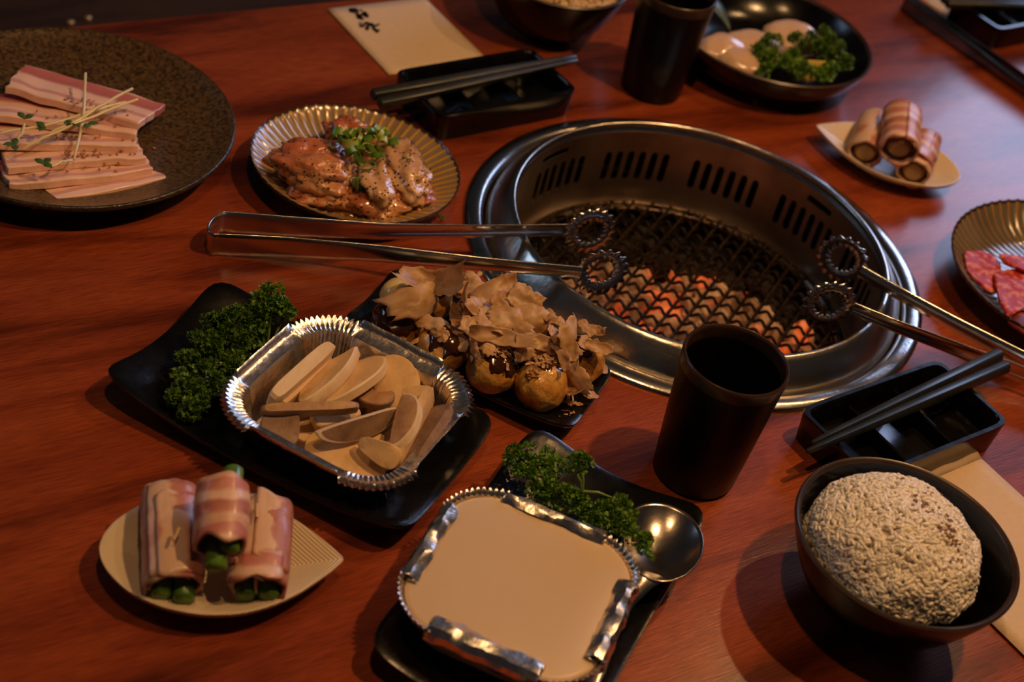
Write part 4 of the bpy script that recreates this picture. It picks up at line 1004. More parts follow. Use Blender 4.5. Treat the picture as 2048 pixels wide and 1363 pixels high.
mu = MUSH
F_, S_, P_, G_ = 'mush', 'mushskin', 'mushp', 'gill'
MSP = [('m9', .044, .006, 10, 'cap', [F_, F_, F_], .05, 0.98, 'broad flat mushroom slice at the front of the foil tray'),
       ('m7', .030, .006, 14, 'cap', [S_, S_, F_], -.1, 1.1, 'dark brown mushroom cap piece in the left corner of the foil tray'),
       ('m15', .020, .005, 40, 'oval', [S_, F_, F_], 0, 1.3, 'brownish mushroom sliver under the upright cap slice'),
       ('m13', .026, .005, 10, 'oval', [G_, S_, F_], 0, 1.2, 'small brown-edged mushroom piece in the middle of the foil tray'),
       ('m14', .014, .007, 10, 'bar', [F_, F_, F_], 0, 1.1, 'yellowish mushroom stick under the brown cap slice'),
       ('m5', .030, .006, 12, 'oval', [F_, F_, F_], 0, 1.45, 'round flat mushroom slice leaning on the back corner'),
       ('m16', .020, .005, 15, 'bar', [F_, P_, F_], 0, 1.1, 'small pale mushroom slice by the right fluted corner'),
       ('m2', .0065, .012, 10, 'bar', [F_, F_, F_], .02, 1.08, 'thin yellowish mushroom stick beside the leftmost slice'),
       ('m1', .0095, .014, 12, 'bar', [P_, P_, F_], .02, 1.08, 'pale mushroom slice standing on edge, leftmost at the back'),
       ('m3', .020, .0085, -30, 'point', [F_, P_, F_], .03, 1.12, 'pointed pale mushroom slice leaning in the foil tray'),
       ('m4', .027, .0075, -22, 'oval', [F_, P_, F_], .04, 1.12, 'oval mushroom slice with a pale edge, next to the pointed one'),
       ('m6', .0060, .0090, 20, 'bar', [G_, S_, S_], .01, 1.03, 'long thin brown mushroom strip across the left of the tray'),
       ('m8', .024, .0060, 56, 'halfdown', [S_, P_, F_], .06, 1.08, 'mushroom cap slice with grey brown skin and a pale top edge'),
       ('m17', .017, .0045, 46, 'cap', [F_, F_, F_], .16, 1.10, 'curled pale mushroom slice on top of the broad front one'),
       ('m11', .0060, .014, 14, 'bar', [F_, F_, F_], .04, 1.06, 'yellow upright mushroom stick beside the half-moon slice'),
       ('m10', .030, .0065, 34, 'half', [G_, P_, S_], .03, 1.08, 'half-moon mushroom slice showing its brown gills'),
       ('m12', .022, .0060, 42, 'bar', [S_, S_, F_], .02, 1.06, 'brown mushroom slab along the right wall of the foil tray')]
for key, w, th_, roll, shp, mt, bd, ex, lab in MSP:
    a, b = mu[key]
    if key == 'm9': a, b = [(p[0] - 0.002, p[1] + 0.009, p[2] - 0.004) for p in (a, b)]
    tag(slice_obj('mushroom_slice', a, b, w, th_, roll, shp, mt, bd, ex), lab, 'mushroom', 'mushroom slices in the foil tray')
for q in range(5):   # pieces that fill the bottom of the tray
    x, y = -0.0877 + (-0.026 + 0.013 * q), 0.7006 + (0.022, -0.018, 0.026, -0.008, 0.012)[q]
    a = Vector((x - 0.017, y - 0.006 + 0.004 * q, 0.0125)); b = Vector((x + 0.017, y + 0.01 - 0.003 * q, 0.0125))
    tag(slice_obj('mushroom_slice', a, b, 0.026, 0.006, (8, -6, 10, -8, 5)[q], 'oval', [F_, S_, F_]), 'mushroom slice at the bottom of the foil tray, mostly hidden by others', 'mushroom', 'hidden mushroom slices under the pile')


# ------------------------------------------------------------------ parsley
def parsley(label, clusters, stems, mat, seed, dens=1.0, z0=0.008):
    rr = random.Random(seed)
    base = Vector(clusters[0][0])
    cx = sum(c[0][0] for c in clusters) / len(clusters); cy = sum(c[0][1] for c in clusters) / len(clusters)
    O = Vector((cx, cy, z0)); root = thing('parsley_sprig', label, 'parsley', O)
    mb = MB(); V, Fc = [], []
    for (c, r) in clusters:
        c = Vector(c); n = int(330 * dens * (r / 0.0095) ** 1.5)
        lobes = [Vector((rr.gauss(0, 1), rr.gauss(0, 1), rr.gauss(0.35, 1))).normalized() * r * rr.uniform(0.45, 0.85) for _ in range(9)]
        for i in range(n):
            lb = rr.choice(lobes); d = Vector((rr.gauss(0, 1), rr.gauss(0, 1), rr.gauss(0.3, 1))).normalized()
            p = c + lb + d * r * rr.uniform(0.22, 0.40)
            if p.z < z0 + 0.0005: p.z = z0 + 0.0005 + rr.random() * 0.002
            out = (p - c).normalized() * 0.7 + d * 0.9 + Vector((rr.gauss(0, .35), rr.gauss(0, .35), rr.gauss(0, .35)))
            out.normalize(); s = out.cross(Vector((rr.gauss(0, 1), rr.gauss(0, 1), rr.gauss(0, 1)))).normalized(); up = s.cross(out)
            L_ = rr.uniform(0.0018, 0.0034); k = len(V)
            b0_ = p - O
            V.extend([b0_, b0_ + out * L_ * .55 - s * L_ * .55 + up * L_ * .15, b0_ + out * L_ * 1.0 - s * L_ * .38 + up * L_ * .35, b0_ + out * L_ * .72 + up * L_ * .1, b0_ + out * L_ * 1.15 + s * L_ * .08 + up * L_ * .3, b0_ + out * L_ * .75 + s * L_ * .3, b0_ + out * L_ * .9 + s * L_ * .6 + up * L_ * .3, b0_ + out * L_ * .45 + s * L_ * .5])
            Fc.extend([(k, k + 1, k + 2, k + 3), (k, k + 3, k + 4, k + 5), (k, k + 5, k + 6, k + 7)])
    o = mk('foliage', V, Fc, mat, root, smooth=False); o['kind'] = 'stuff'
    for s in stems:
        pts = [Vector(p) - O for p in s]
        mid = pts[0].lerp(pts[-1], 0.5) + Vector((0, 0, 0.002))
        mk('stem', *tube([pts[0], pts[0].lerp(mid, .6), mid, mid.lerp(pts[-1], .5), pts[-1]], [0.0011, .001, .0009, .0008, .0007], 7), 'pstem', root)
    return root


def stems_for(cl, hub):
    return [[hub, c[0]] for c in cl]


h1 = (-0.152, 0.722, 0.014)
a1 = [c for c in PARS1[:4]] + [PARS1[19]]
b1 = [PARS1[i] for i in (4, 5, 6, 7, 8, 9)]
c1 = [PARS1[i] for i in (10, 11, 12, 13, 14, 15, 16, 17, 18)]
parsley('bright green parsley sprig at the top of the mushroom plate', a1, stems_for(a1, (-0.1510, 0.7420, 0.012)), 'parsley', 11)
parsley('dark green parsley sprig in the middle of the mushroom plate', b1, stems_for(b1, (-0.1640, 0.7210, 0.011)), 'parsley_dark', 12)
parsley('dark green parsley sprig by the left foil corner on the mushroom plate', c1, stems_for(c1[::2], (-0.1680, 0.7000, 0.011)), 'parsley_dark', 13)
a2 = [PARS2[i] for i in (0, 1, 2, 3, 6, 7, 8)]
b2 = [PARS2[i] for i in (4, 5, 9, 10, 11, 18)]
c2_ = [PARS2[i] for i in (12, 13, 14, 15, 16, 17)]
parsley('parsley sprig at the upper corner of the cream tray plate', a2, stems_for(a2, PARS2_STEM[3][1]), 'parsley', 14, 0.7)
parsley('parsley sprig with a forked stem beside the cream tray', b2, PARS2_STEM + stems_for(b2[2:], PARS2_STEM[0][0]), 'parsley', 15, 0.75)
parsley('parsley sprig drooping over the spoon', c2_, stems_for(c2_[:5], PARS2_STEM[4][1]), 'parsley', 16, 0.75)
parsley('parsley in front of the lemon slice in the scallop bowl', PARS3, stems_for(PARS3[:3], (0.162, 1.325, 0.020)), 'parsley', 17, 0.9, 0.016)
parsley('darker parsley behind the lemon slice in the scallop bowl', PARS4, stems_for(PARS4[:3], (0.195, 1.365, 0.020)), 'parsley_dark', 18, 0.9, 0.016)


# ------------------------------------------------------------------ spoon
sc_, st_, sn_ = Vector(SPOON[0]), Vector(SPOON[1]), Vector(SPOON[2])
sm = frame(sn_, st_); sm.translation = Vector((sc_.x, sc_.y, 0.0))
spoon = thing('metal_spoon', 'round-bowled steel spoon on the cream tray plate', 'spoon', (sc_.x, sc_.y, 0.0), math.atan2((st_ - sn_).y, (st_ - sn_).x))
rings = []
n = 56
for k in (0.03, 0.25, 0.45, 0.65, 0.82, 0.94, 1.0):
    r = []
    for i in range(n):
        a = 2 * pi * i / n; x = 0.0335 * cos(a) - 0.001; y = 0.0245 * sin(a) * (1 + 0.10 * cos(a))
        if cos(a) < -0.8: y *= 1.0
        r.append((x * k, y * k, 0.0165 + 0.0125 * k ** 2.2 - 0.03 * x * k * (k > 0)))
    rings.append(r)
solid(mk('spoon_bowl', *loops(rings, True), 'spoon', spoon, angle=80), 0.0010, 1)
hp = [(-0.030, 0, 0.0290), (-0.0375, 0.003, 0.0265), (-0.046, 0.0085, 0.0190), (-0.060, 0.0130, 0.0145), (-0.085, 0.0150, 0.0125), (-0.110, 0.0165, 0.0125)]
rings = []
for i, p in enumerate(hp):
    w = (0.0085, 0.0048, 0.0040, 0.0042, 0.005, 0.0055)[i]
    rings.append([(p[0], p[1] + w * cos(2 * pi * k / 10), p[2] + 0.0011 * sin(2 * pi * k / 10)) for k in range(10)])
mk('handle', *loops(rings, True, True), 'spoon', spoon)


# ------------------------------------------------------------------ pork belly
ORD = ['backmost', 'second from the back', 'third from the back', 'fourth from the back', 'fifth from the back', 'frontmost']
for k, (a, b) in enumerate(PORK):
    a, b = Vector(a), Vector(b); L_ = (b - a).length
    w = 0.048 if k == 0 else 0.040; th_ = 0.0062
    nx, ny = 30, 9
    def P(i, j, top):
        u_, v_ = i / nx, j / ny
        x = (u_ - 0.5) * L_; y = (v_ - 0.5) * w
        x += 0.003 * noise.noise(Vector((v_ * 4, k * 3.0, u_ > .5))) + (0.005 * v_ * (1 if u_ > .5 else -1) if k == 0 else 0)
        y += 0.0016 * noise.noise(Vector((u_ * 5, k * 2.0, 0))) + 0.004 * (4 * (u_ - .5) ** 2) * (1 if k > 3 else -0.3)
        z = 0.0012 * noise.noise(Vector((u_ * 6, v_ * 2, k * 1.7)))
        return (x, y, z + (0 if top else -th_))
    v, f, idx = [], [], []
    top = [[P(i, j, True) for i in range(nx + 1)] for j in range(ny + 1)]
    bot = [[P(i, j, False) for i in range(nx + 1)] for j in range(ny + 1)]
    v = [p for r in top for p in r] + [p for r in bot for p in r]; o_ = (nx + 1) * (ny + 1); q = lambda j, i: j * (nx + 1) + i
    for j in range(ny):
        for i in range(nx):
            f.append((q(j, i), q(j, i + 1), q(j + 1, i + 1), q(j + 1, i))); idx.append(0)
            f.append((o_ + q(j, i), o_ + q(j + 1, i), o_ + q(j + 1, i + 1), o_ + q(j, i + 1))); idx.append(0)
    for i in range(nx):
        f.append((o_ + q(0, i), o_ + q(0, i + 1), q(0, i + 1), q(0, i))); idx.append(1)
        f.append((q(ny, i), q(ny, i + 1), o_ + q(ny, i + 1), o_ + q(ny, i))); idx.append(1)
    for j in range(ny):
        f.append((q(j, 0), q(j + 1, 0), o_ + q(j + 1, 0), o_ + q(j, 0))); idx.append(0)
        f.append((o_ + q(j, nx), o_ + q(j + 1, nx), q(j + 1, nx), q(j, nx))); idx.append(0)
    o = mk('pork_slice', v, f, None, mats=['pork', 'porkfat'], idx=idx, angle=50)
    md = o.modifiers.new('soft', 'BEVEL'); md.width = 0.0009; md.segments = 2; md.limit_method = 'ANGLE'; md.angle_limit = radians(50)
    m = frame(a, b) @ Matrix.Rotation(radians(-10), 4, 'X')
    o.matrix_world = m @ Matrix.Translation((0, w / 2, 0))
    tag(o, 'raw pork belly slice, ' + ORD[k] + ' on the stoneware plate', 'meat', 'pork belly slices')

# sesame seeds and sprouts on the pork
def seed_mesh(mat, l=0.0017, w=0.0010):
    bm = bmesh.new(); bmesh.ops.create_icosphere(bm, subdivisions=1, radius=1)
    vv = [(x * l * (1), y * w * (1 - 0.3 * x), z * w * 0.7) for x, y, z in (p.co for p in bm.verts)]; ff = [tuple(q.index for q in g.verts) for g in bm.faces]; bm.free()
    o = mk('sesame_seed', vv, ff, mat, angle=0); me = o.data; bpy.data.objects.remove(o); return me


sm1, sm2 = seed_mesh('sesame'), seed_mesh('sesame2', 0.0016, 0.0009)
for k in range(80):
    i = R.choice((0, 0, 1, 2, 3, 3, 3, 4)); a, b = PORK[i]; t_ = min(0.97, max(0.25, R.gauss(0.62, 0.16)))
    p = Vector(a).lerp(Vector(b), t_); m = frame(a, b); m.translation = p
    p = m @ Vector((0, R.uniform(0.003, 0.013), 0.0006)); p.z -= 0.0002
    o = bpy.data.objects.new('sesame_seed', sm1); C.objects.link(o); o.location = p; o.rotation_euler = (R.uniform(-.4, .4), R.uniform(-.4, .4), R.uniform(0, 6))
    tag(o, 'golden toasted sesame seed sprinkled on the pork belly slices', 'sesame seed', 'sesame seeds on the pork')
o = bpy.data.objects.new('sesame_seed', sm1); C.objects.link(o); o.location = (-0.2955, 0.9405, 0.0100); tag(o, 'stray sesame seed on the bare part of the stoneware plate', 'sesame seed')

SPL = ['upright white sprout stem lying across the pork slices', 'white sprout stem ending nearest the right, topmost of the bundle', 'long white sprout with its leaves at the lower left', 'white sprout stem running out of the left picture edge', 'short sprout with two raised leaves at the left', 'short sprout with three leaves at the front slice']
leafat = [[3, 4], [], [1], [2], [0], [5]]
for k, st in enumerate(SPROUT_STEMS):
    O = Vector(st[-1]); root = thing('radish_sprout', SPL[k], 'sprout', O)
    pts = [Vector(p) - O for p in st]
    fine = []
    for i in range(len(pts) - 1):
        for j in range(4): fine.append(pts[i].lerp(pts[i + 1], j / 4) + Vector((0, 0, 0.0007 * sin(i * 2 + j))))
    fine.append(pts[-1])
    mk('stem', *tube(fine, [0.00105] * (len(fine) - 1) + [0.0008], 7), 'sprout', root)
    for li in leafat[k]:
        c = Vector(SPROUT_LEAVES[li]) - O
        for q in range(3 if li in (5, 1) else 2):
            az = (2.6, 0.9, 4.2)[q] + li; dx, dy = cos(az), sin(az); Lf, Wf = 0.0075, 0.0026
            vv = []
            for s in range(7):
                tt = s / 6; ww = Wf * sin(pi * min(0.98, tt * 0.92 + 0.06)); zz = 0.002 + 0.003 * tt - 0.002 * tt * tt
                for e in (-1, 0, 1): vv.append((c.x + dx * Lf * tt - dy * ww * e, c.y + dy * Lf * tt + dx * ww * e, c.z + zz + 0.0008 * abs(e)))
            ff = [(s * 3 + e, s * 3 + e + 1, s * 3 + e + 4, s * 3 + e + 3) for s in range(6) for e in (0, 1)]
            solid(mk('leaf', vv, ff, 'sproutleaf', root), 0.0004, 0)

# ------------------------------------------------------------------ marinated chicken
sv = []
for i in range(72):
    a = 2 * pi * i / 72; r = 0.050 + 0.003 * noise.noise(Vector((cos(a) * 2, sin(a) * 2, 3))); sv.append((r * cos(a) * 1.03, r * sin(a)))
rings = [[(x * k, y * k, z) for x, y in sv] for k, z in ((1.0, 0.0068), (0.985, 0.0078), (0.95, 0.0084), (0.5, 0.0085), (0.02, 0.0085))]
o = mk('marinade_pool', *loops(rings, True, True), 'sauce'); o.location = (CHX, CHY, 0)
tag(o, 'shiny amber marinade pooled in the chicken plate', 'sauce')
CL = [('chick1', 'red chicken piece at the back left of the fluted plate'), ('chick1', 'red chicken piece at the very back, behind the scallions'), ('chick3', 'folded red chicken piece at the left front, lying on another'), ('chick3', 'chicken piece with a red tip, lowest at the left front'),
      ('chick2', 'pale rolled chicken piece in the middle, below the scallions'), ('chick2', 'small pale chicken piece just left of the middle roll'), ('chick2', 'large pale chicken piece at the right under a lone scallion ring'), ('chick3', 'long chicken piece along the front of the fluted plate'), ('chick1', 'small dark red chicken piece at the right end'), ('chick3', 'small chicken scrap hanging lowest at the front')]
for k, (a, b, w, h) in enumerate(CHICKEN):
    L_ = (Vector(b) - Vector(a)).length
    vv, ff = blob(20 + k * 1.7, 4, 0.42, 1.25)
    sx, sy, sz = L_ * 0.56 + 0.004, w * 0.56, h * 0.62
    v2 = []
    for x, y, z in vv:
        s = 1.0 + 0.10 * noise.noise(Vector((x * 3, y * 3, z * 3 + k)))
        fold = -0.10 * math.exp(-((y - 0.25 * sin(x * 2 + k)) / 0.16) ** 2) if z > 0 else 0
        v2.append((x * sx * s, y * sy * s, (z + fold) * sz * s))
    o = mk('chicken_piece', v2, ff, CL[k][0], angle=0)
    m = frame(a, b); m.translation = (Vector(a) + Vector(b)) / 2 - Vector((0, 0, 0.003)); o.matrix_world = m
    tag(o, CL[k][1], 'chicken', 'marinated chicken pieces')
    pb = MB(); rr = random.Random(k)
    cand = [i for i, p in enumerate(v2) if p[2] > 0.0]
    for _ in range(int(40 + 1500 * L_ * w * 34)):
        p = Vector(v2[rr.choice(cand)]) * 1.005; s = rr.uniform(0.00055, 0.00125)
        pb.add([p + Vector((s, 0, 0)), p + Vector((0, s, 0)), p - Vector((s, 0, 0)), p - Vector((0, s, 0)), p + Vector((0, 0, s * .8)), p - Vector((0, 0, s))], [(0, 1, 4), (1, 2, 4), (2, 3, 4), (3, 0, 4), (1, 0, 5), (2, 1, 5), (3, 2, 5), (0, 3, 5)])
    pb.obj('pepper_flecks', 'pepper', o, smooth=False)['kind'] = 'stuff'


def scallion(label, p, r, l, rx, ry, pale, group=None):
    n = 18; rings = []
    for rr_, z in ((r, -l / 2), (r, l / 2), (r - 0.0007, l / 2), (r - 0.0007, -l / 2), (r, -l / 2)):
        rings.append([(rr_ * cos(2 * pi * i / n) * 1.15, rr_ * sin(2 * pi * i / n) * 0.85, z * (1 + 0.15 * sin(2 * pi * i / n * 2))) for i in range(n)])
    o = mk('scallion_ring', *loops(rings), 'scal2' if pale else 'scal', angle=50)
    o.location = p; o.rotation_euler = (rx, ry, R.uniform(0, 6)); return tag(o, label, 'scallion', group)


for k, p in enumerate(SCALLION):
    if k in (16, 17, 18): continue
    pale = k in (2, 3, 10, 15)
    scallion(('pale yellow-green' if pale else 'dark green') + ' chopped scallion ring in the heap on the chicken', Vector(p) + Vector((0, 0, -0.001 + 0.002 * (k % 3))), R.uniform(0.0040, 0.0062), R.uniform(0.0025, 0.0065), R.uniform(-1.3, 1.3), R.uniform(-1.3, 1.3), pale, ('pale' if pale else 'green') + ' scallion rings heaped on the chicken')
for k in range(12):
    c_ = Vector(SCALLION[(3, 8)[k % 2]]); pale = k % 4 == 3
    scallion(('pale yellow-green' if pale else 'dark green') + ' chopped scallion ring in the heap on the chicken', c_ + Vector((R.gauss(0, .007), R.gauss(0, .005), 0.001 + R.uniform(-.002, .004))), R.uniform(0.0040, 0.0060), R.uniform(0.0025, 0.0065), R.uniform(-1.3, 1.3), R.uniform(-1.3, 1.3), pale, ('pale' if pale else 'green') + ' scallion rings heaped on the chicken')
scallion('thin scallion ring lying open just below the scallion heap', Vector(SCALLION[16]) - Vector((0, 0, .002)), 0.0058, 0.0012, 0.25, 0.1, False)
scallion('lone scallion ring on the large pale chicken piece at the right', Vector(SCALLION[17]) - Vector((0, 0, .001)), 0.0042, 0.0012, 0.3, 0.5, False)
scallion('scallion curl lying lower between the chicken pieces', SCALLION[18], 0.0046, 0.003, 0.5, 0.3, False)
scallion('stray scallion bit on the table in front of the chicken plate', Vector(SCALLION_TABLE) + Vector((0, 0, 0.0015)), 0.0032, 0.0012, 0.3, 0.2, False)

# ------------------------------------------------------------------ fried dough balls
BALLS[0] = (-0.0770, 0.7975, 0.0235); BALLS[4] = (-0.0640, 0.8310, 0.0235)
BL = ['fried dough ball with dark sauce at the left end of the front row', 'second fried dough ball of the front row', 'third fried dough ball of the front row', 'golden fried dough ball at the right end of the front row', 'fried dough ball at the left end of the back row', 'second fried dough ball of the back row', 'third fried dough ball of the back row', 'fried dough ball at the right end of the back row']
for k, (x, y, z) in enumerate(BALLS):
    root = thing('fried_dough_ball', BL[k], 'dough ball', (x, y, 0.0063), 0, 'fried dough balls')
    vv, ff = blob(40 + k, 4, 0.07, 1.9); r = 0.0176
    v2 = [(p[0] * r, p[1] * r, p[2] * r * 0.97 + r * 0.97) for p in vv]
    mk('ball', v2, ff, 'fried', root, angle=0)
    thr = (0.0, 0.45, 0.55, 0.80, 0.3, 0.3, 0.3, 0.50)[k]
    bx, by = (-.3, .25, .5, .1, -.2, 0, .2, -.55)[k], (-.1, -.2, -.1, .5, 0, 0, 0, -.1)[k]
    v3 = []
    for q in vv:          # poured sauce: stands proud on top, runs out to nothing below
        c = Vector(q); val = c.z + 0.8 * (c.x * bx + c.y * by) + 0.38 * noise.noise(c * 2.6 + Vector((k, 0, 0))) + 0.15 * noise.noise(c * 6 + Vector((k, 3, 0)))
        m_ = 0.955 + 0.085 * smooth01((val - thr - 0.05) / 0.22) * r / r
        v3.append((q[0] * r * m_, q[1] * r * m_, q[2] * r * 0.97 * m_ + r * 0.97))
    mk('sauce_glaze', v3, ff, 'glaze', root, angle=0)
# pale yellow dip behind the left ball
vv, ff = blob(77, 4, 0.05, 1.0)
o = mk('dip_dollop', [(x * 0.0165, y * 0.0150, z * 0.012 + 0.0115) for x, y, z in vv], ff, 'mayo', angle=0); o.location = (-0.0795, 0.8265, 0.0120)
tag(o, 'smooth pale yellow dollop at the left end of the dough ball plate', 'sauce')


def flake(label, p, l, w, yaw, tilt, seed, curl=None, group=None):
    rr = random.Random(seed); nu, nv = 20, 12; v, f = [], []
    cu = curl if curl is not None else rr.uniform(-60, 60); tw = rr.uniform(-0.8, 0.8)
    for j in range(nv + 1):
        for i in range(nu + 1):
            u_, v_ = i / nu - .5, j / nv - .5
            ed = 1 - 0.55 * max(0, abs(u_) * 2 - 0.45) + 0.34 * noise.noise(Vector((u_ * 5, seed, v_ > 0))) + 0.16 * noise.noise(Vector((u_ * 17, seed, v_ > 0)))
            x = u_ * l * (1 + 0.20 * noise.noise(Vector((v_ * 7, seed + 5, u_ > 0)))); y = v_ * w * max(0.12, ed)
            z = cu * x * x * 0.6 + cu * 1.1 * y * y + tw * x * y * 60 + 0.0026 * noise.noise(Vector((x * 130, y * 130, seed))) + 0.0011 * noise.noise(Vector((x * 330, y * 330, seed)))
            v.append((x, y, z))
    for j in range(nv):
        for i in range(nu):
            a = j * (nu + 1) + i; f.append((a, a + 1, a + nu + 2, a + nu + 1))
    o = mk('bonito_flake', v, f, 'flake', angle=0); solid(o, 0.00012, 0)
    o.matrix_world = Matrix.Translation(p) @ Matrix.Rotation(radians(yaw), 4, 'Z') @ Matrix.Rotation(radians(tilt), 4, 'X') @ Matrix.Rotation(rr.uniform(-.35, .35), 4, 'Y')
    return tag(o, label, 'bonito flake', group)


FL = {0: 'widest pinkish tan bonito flake, draped over the left dough balls', 1: 'pale bonito flake along the back of the left dough balls', 3: 'leaf-like bonito flake hanging down between front dough balls', 17: 'tall upright bonito flake at the right end of the heap', 24: 'flat bonito flake lying on the plate before the golden ball', 27: 'thin bonito sliver hanging towards the foil tray', 22: 'small bonito flake lying at the right edge of the dough ball plate', 5: 'upright cream bonito flake in the middle of the heap', 10: 'curled bonito flake at the top of the heap', 14: 'long narrow bonito flake across the middle of the heap', 26: 'small bonito flake on the plate below the left dough ball'}
tilts = {0: 38, 1: 30, 3: 62, 5: 60, 7: 40, 10: 30, 13: 40, 14: 48, 16: 40, 17: 68, 20: 60, 21: 50}
for k, (p, l, w, a) in enumerate(FLAKES):
    if k in (32, 34): continue
    big = k in FL
    flat = p[2] < 0.02
    flake(FL.get(k, 'curled tan bonito flake in the heap on the fried dough balls'), Vector(p) - Vector((0, -0.0015, 0.0030 if p[2] > 0.03 else 0)), l * 0.90, w * 0.92, 18 + a * 1.15, 0 if flat else tilts.get(k, R.uniform(10, 42)), k + 1, 4 if flat else None, 'bonito flakes on the dough balls')
for k in range(34):
    b = BALLS[(5, 1, 6, 5, 2, 6, 7, 6, 5, 7)[k % 10]]
    p = Vector((b[0] + R.uniform(-.016, .016), b[1] + R.uniform(-.012, .012), 0.044 + R.uniform(-.004, .004)))
    flake('curled tan bonito flake in the heap on the fried dough balls', p, R.uniform(.009, .020), R.uniform(.006, .012), R.uniform(-90, 90), R.uniform(-15, 65), 100 + k, None, 'bonito flakes on the dough balls')
flake('small bonito scrap fallen on the table by the grill rim', Vector(FLAKE_TABLE) + Vector((0, 0, 0.0015)), 0.014, 0.004, 80, 0, 71, 3)
for k, p in enumerate(SHREDS):
    for q in range(5):
        pp_ = Vector(p) + Vector((R.gauss(0, .004), R.gauss(0, .004), R.gauss(0, .001)))
        if p[2] > 0.02:   # settle onto the nearest ball
            bb = min(BALLS, key=lambda c: (Vector(c[:2]) - Vector(pp_[:2])).length); c = Vector((bb[0], bb[1], 0.0234)); pp_ = c + (pp_ - c).normalized() * 0.0186
        else: pp_.z = 0.0125
        flake('fine golden bonito shred clinging to the dough balls' if p[2] > .02 else 'fine bonito shred scattered on the dough ball plate', pp_, R.uniform(.005, .009), R.uniform(.0012, .0025), R.uniform(0, 180), R.uniform(-30, 30), 300 + k * 7 + q, 20, 'bonito shreds on the balls' if p[2] > .02 else 'bonito shreds on the plate')


# ------------------------------------------------------------------ bacon rolls
def bacon_roll(label, back, front, ry, rz, mat, seed, ext=1.12, start=0.3, turns=1.2, group=None, filling=None):
    a, b = Vector(back), Vector(front); L_ = (b - a).length * ext
    root = thing('bacon_roll', label, 'bacon roll', (0, 0, 0), 0, group); root.matrix_world = frame(a, b)
    nth, nx = 64, 16; rings = []
    for i in range(nx + 1):
        u_ = i / nx; x = (u_ - .5) * L_; r = []
        for j in range(nth + 1):
            t_ = j / nth; th_ = start + 2 * pi * turns * t_
            k = 1 + 0.11 * t_ + 0.085 * noise.noise(Vector((u_ * 2.6, th_ * .9, seed))) + 0.035 * noise.noise(Vector((u_ * 9, th_ * 2.5, seed))) - 0.06 * (abs(u_ - .5) * 2) ** 4
            r.append((x + 0.0045 * noise.noise(Vector((th_ * 1.1, seed + 2, u_ > .5))), ry * k * cos(th_), rz * k * sin(th_)))
        rings.append(r)
    o = mk('bacon_wrap', *loops(rings, closed=False), mat, root, angle=60); solid(o, 0.0022, 0)
    return root


def spear(root, a, b, r, cut=True, mat='aspar', name='asparagus_spear'):
    inv = root.matrix_world.inverted(); a, b = inv @ Vector(a), inv @ Vector(b); d = (b - a).normalized()
    pts = [a, a.lerp(b, .5), b - d * r * .35, b]; v, f = tube(pts, [r * .95, r, r, r * .72], 14)
    idx = [0] * 28 + [0] * 14 + [0, 1]
    mk(name, v, f, None, root, mats=[mat, 'asparcut' if mat == 'aspar' else mat], idx=idx, angle=50)


def pick(root, a, b):
    inv = root.matrix_world.inverted(); mk('toothpick', *tube([inv @ Vector(a), inv @ Vector(b)], [0.0010, 0.0009], 8), 'pick', root)


bpy.context.view_layer.update()
r1 = bacon_roll('bacon roll around asparagus at the left on the near leaf plate', *ROLLS1[0], 0.0150, 0.0112, 'baconflat', 1.0, 1.18, 0.9, 1.25)
r2 = bacon_roll('striped bacon roll lying on top of the two others, asparagus ends sticking out', *ROLLS1[1], 0.0132, 0.0122, 'bacon', 2.0, 1.14, -1.9, 1.12)
r3 = bacon_roll('bacon roll around asparagus at the right on the near leaf plate', *ROLLS1[2], 0.0146, 0.0112, 'baconflat', 3.0, 1.15, 1.4, 1.25)
def local_spear(root, x0, x1, y, z, r):
    d = 1 if x1 > x0 else -1
    v, f = tube([(x0, y, z), ((x0 + x1) / 2, y, z), (x1 - d * r * .3, y, z), (x1, y, z)], [r * .95, r, r, r * .7], 14)
    mk('asparagus_spear', v, f, None, root, mats=['aspar', 'asparcut'], idx=[0] * 42 + [0, 1], angle=50)


bpy.context.view_layer.update()
H = [0.5 * (Vector(a) - Vector(b)).length * e for (a, b), e in zip(ROLLS1, (1.18, 1.14, 1.15))]
for root, h, sp in ((r1, H[0], ((1, .003, -.0060, -.0035, .0060), (1, .006, .0060, -.0045, .0062), (-1, .003, -.010, -.003, .0045))),
                    (r2, H[1], ((1, .003, .0050, .0005, .0054), (1, .011, -.0015, -.0055, .0060), (-1, .010, .0045, .0030, .0058), (-1, .002, -.006, .002, .0045))),
                    (r3, H[2], ((1, .004, -.0065, -.0045, .0055), (1, .003, .0060, -.0035, .0060), (-1, .004, .0050, .0030, .0060), (-1, .002, -.0080, .0020, .0045)))):
    for d, ex, y_, z_, rad in sp: local_spear(root, 0.0, d * (h + ex), y_, z_, rad)


def bacon_flap(root, x0, x1, ry, rz, t0, t1, seed, mat, skew=0.0):
    v = []
    for i in range(17):
        u_ = i / 16
        for j in range(13):
            w = j / 12; th_ = t0 + (t1 - t0) * w; e = 1.14 + 0.07 * noise.noise(Vector((u_ * 3, th_ * 1.3, seed))) + 0.08 * (w > .9) * (1 - u_)
            v.append((x0 + (x1 - x0) * u_ + skew * w + 0.004 * noise.noise(Vector((th_ * 2, seed, u_ > .5))) * (abs(u_ - .5) * 2), ry * e * cos(th_), rz * e * sin(th_)))
    solid(mk('bacon_flap', v, [(i * 13 + j, i * 13 + j + 1, i * 13 + j + 14, i * 13 + j + 13) for i in range(16) for j in range(12)], mat, root), 0.0020, 0)


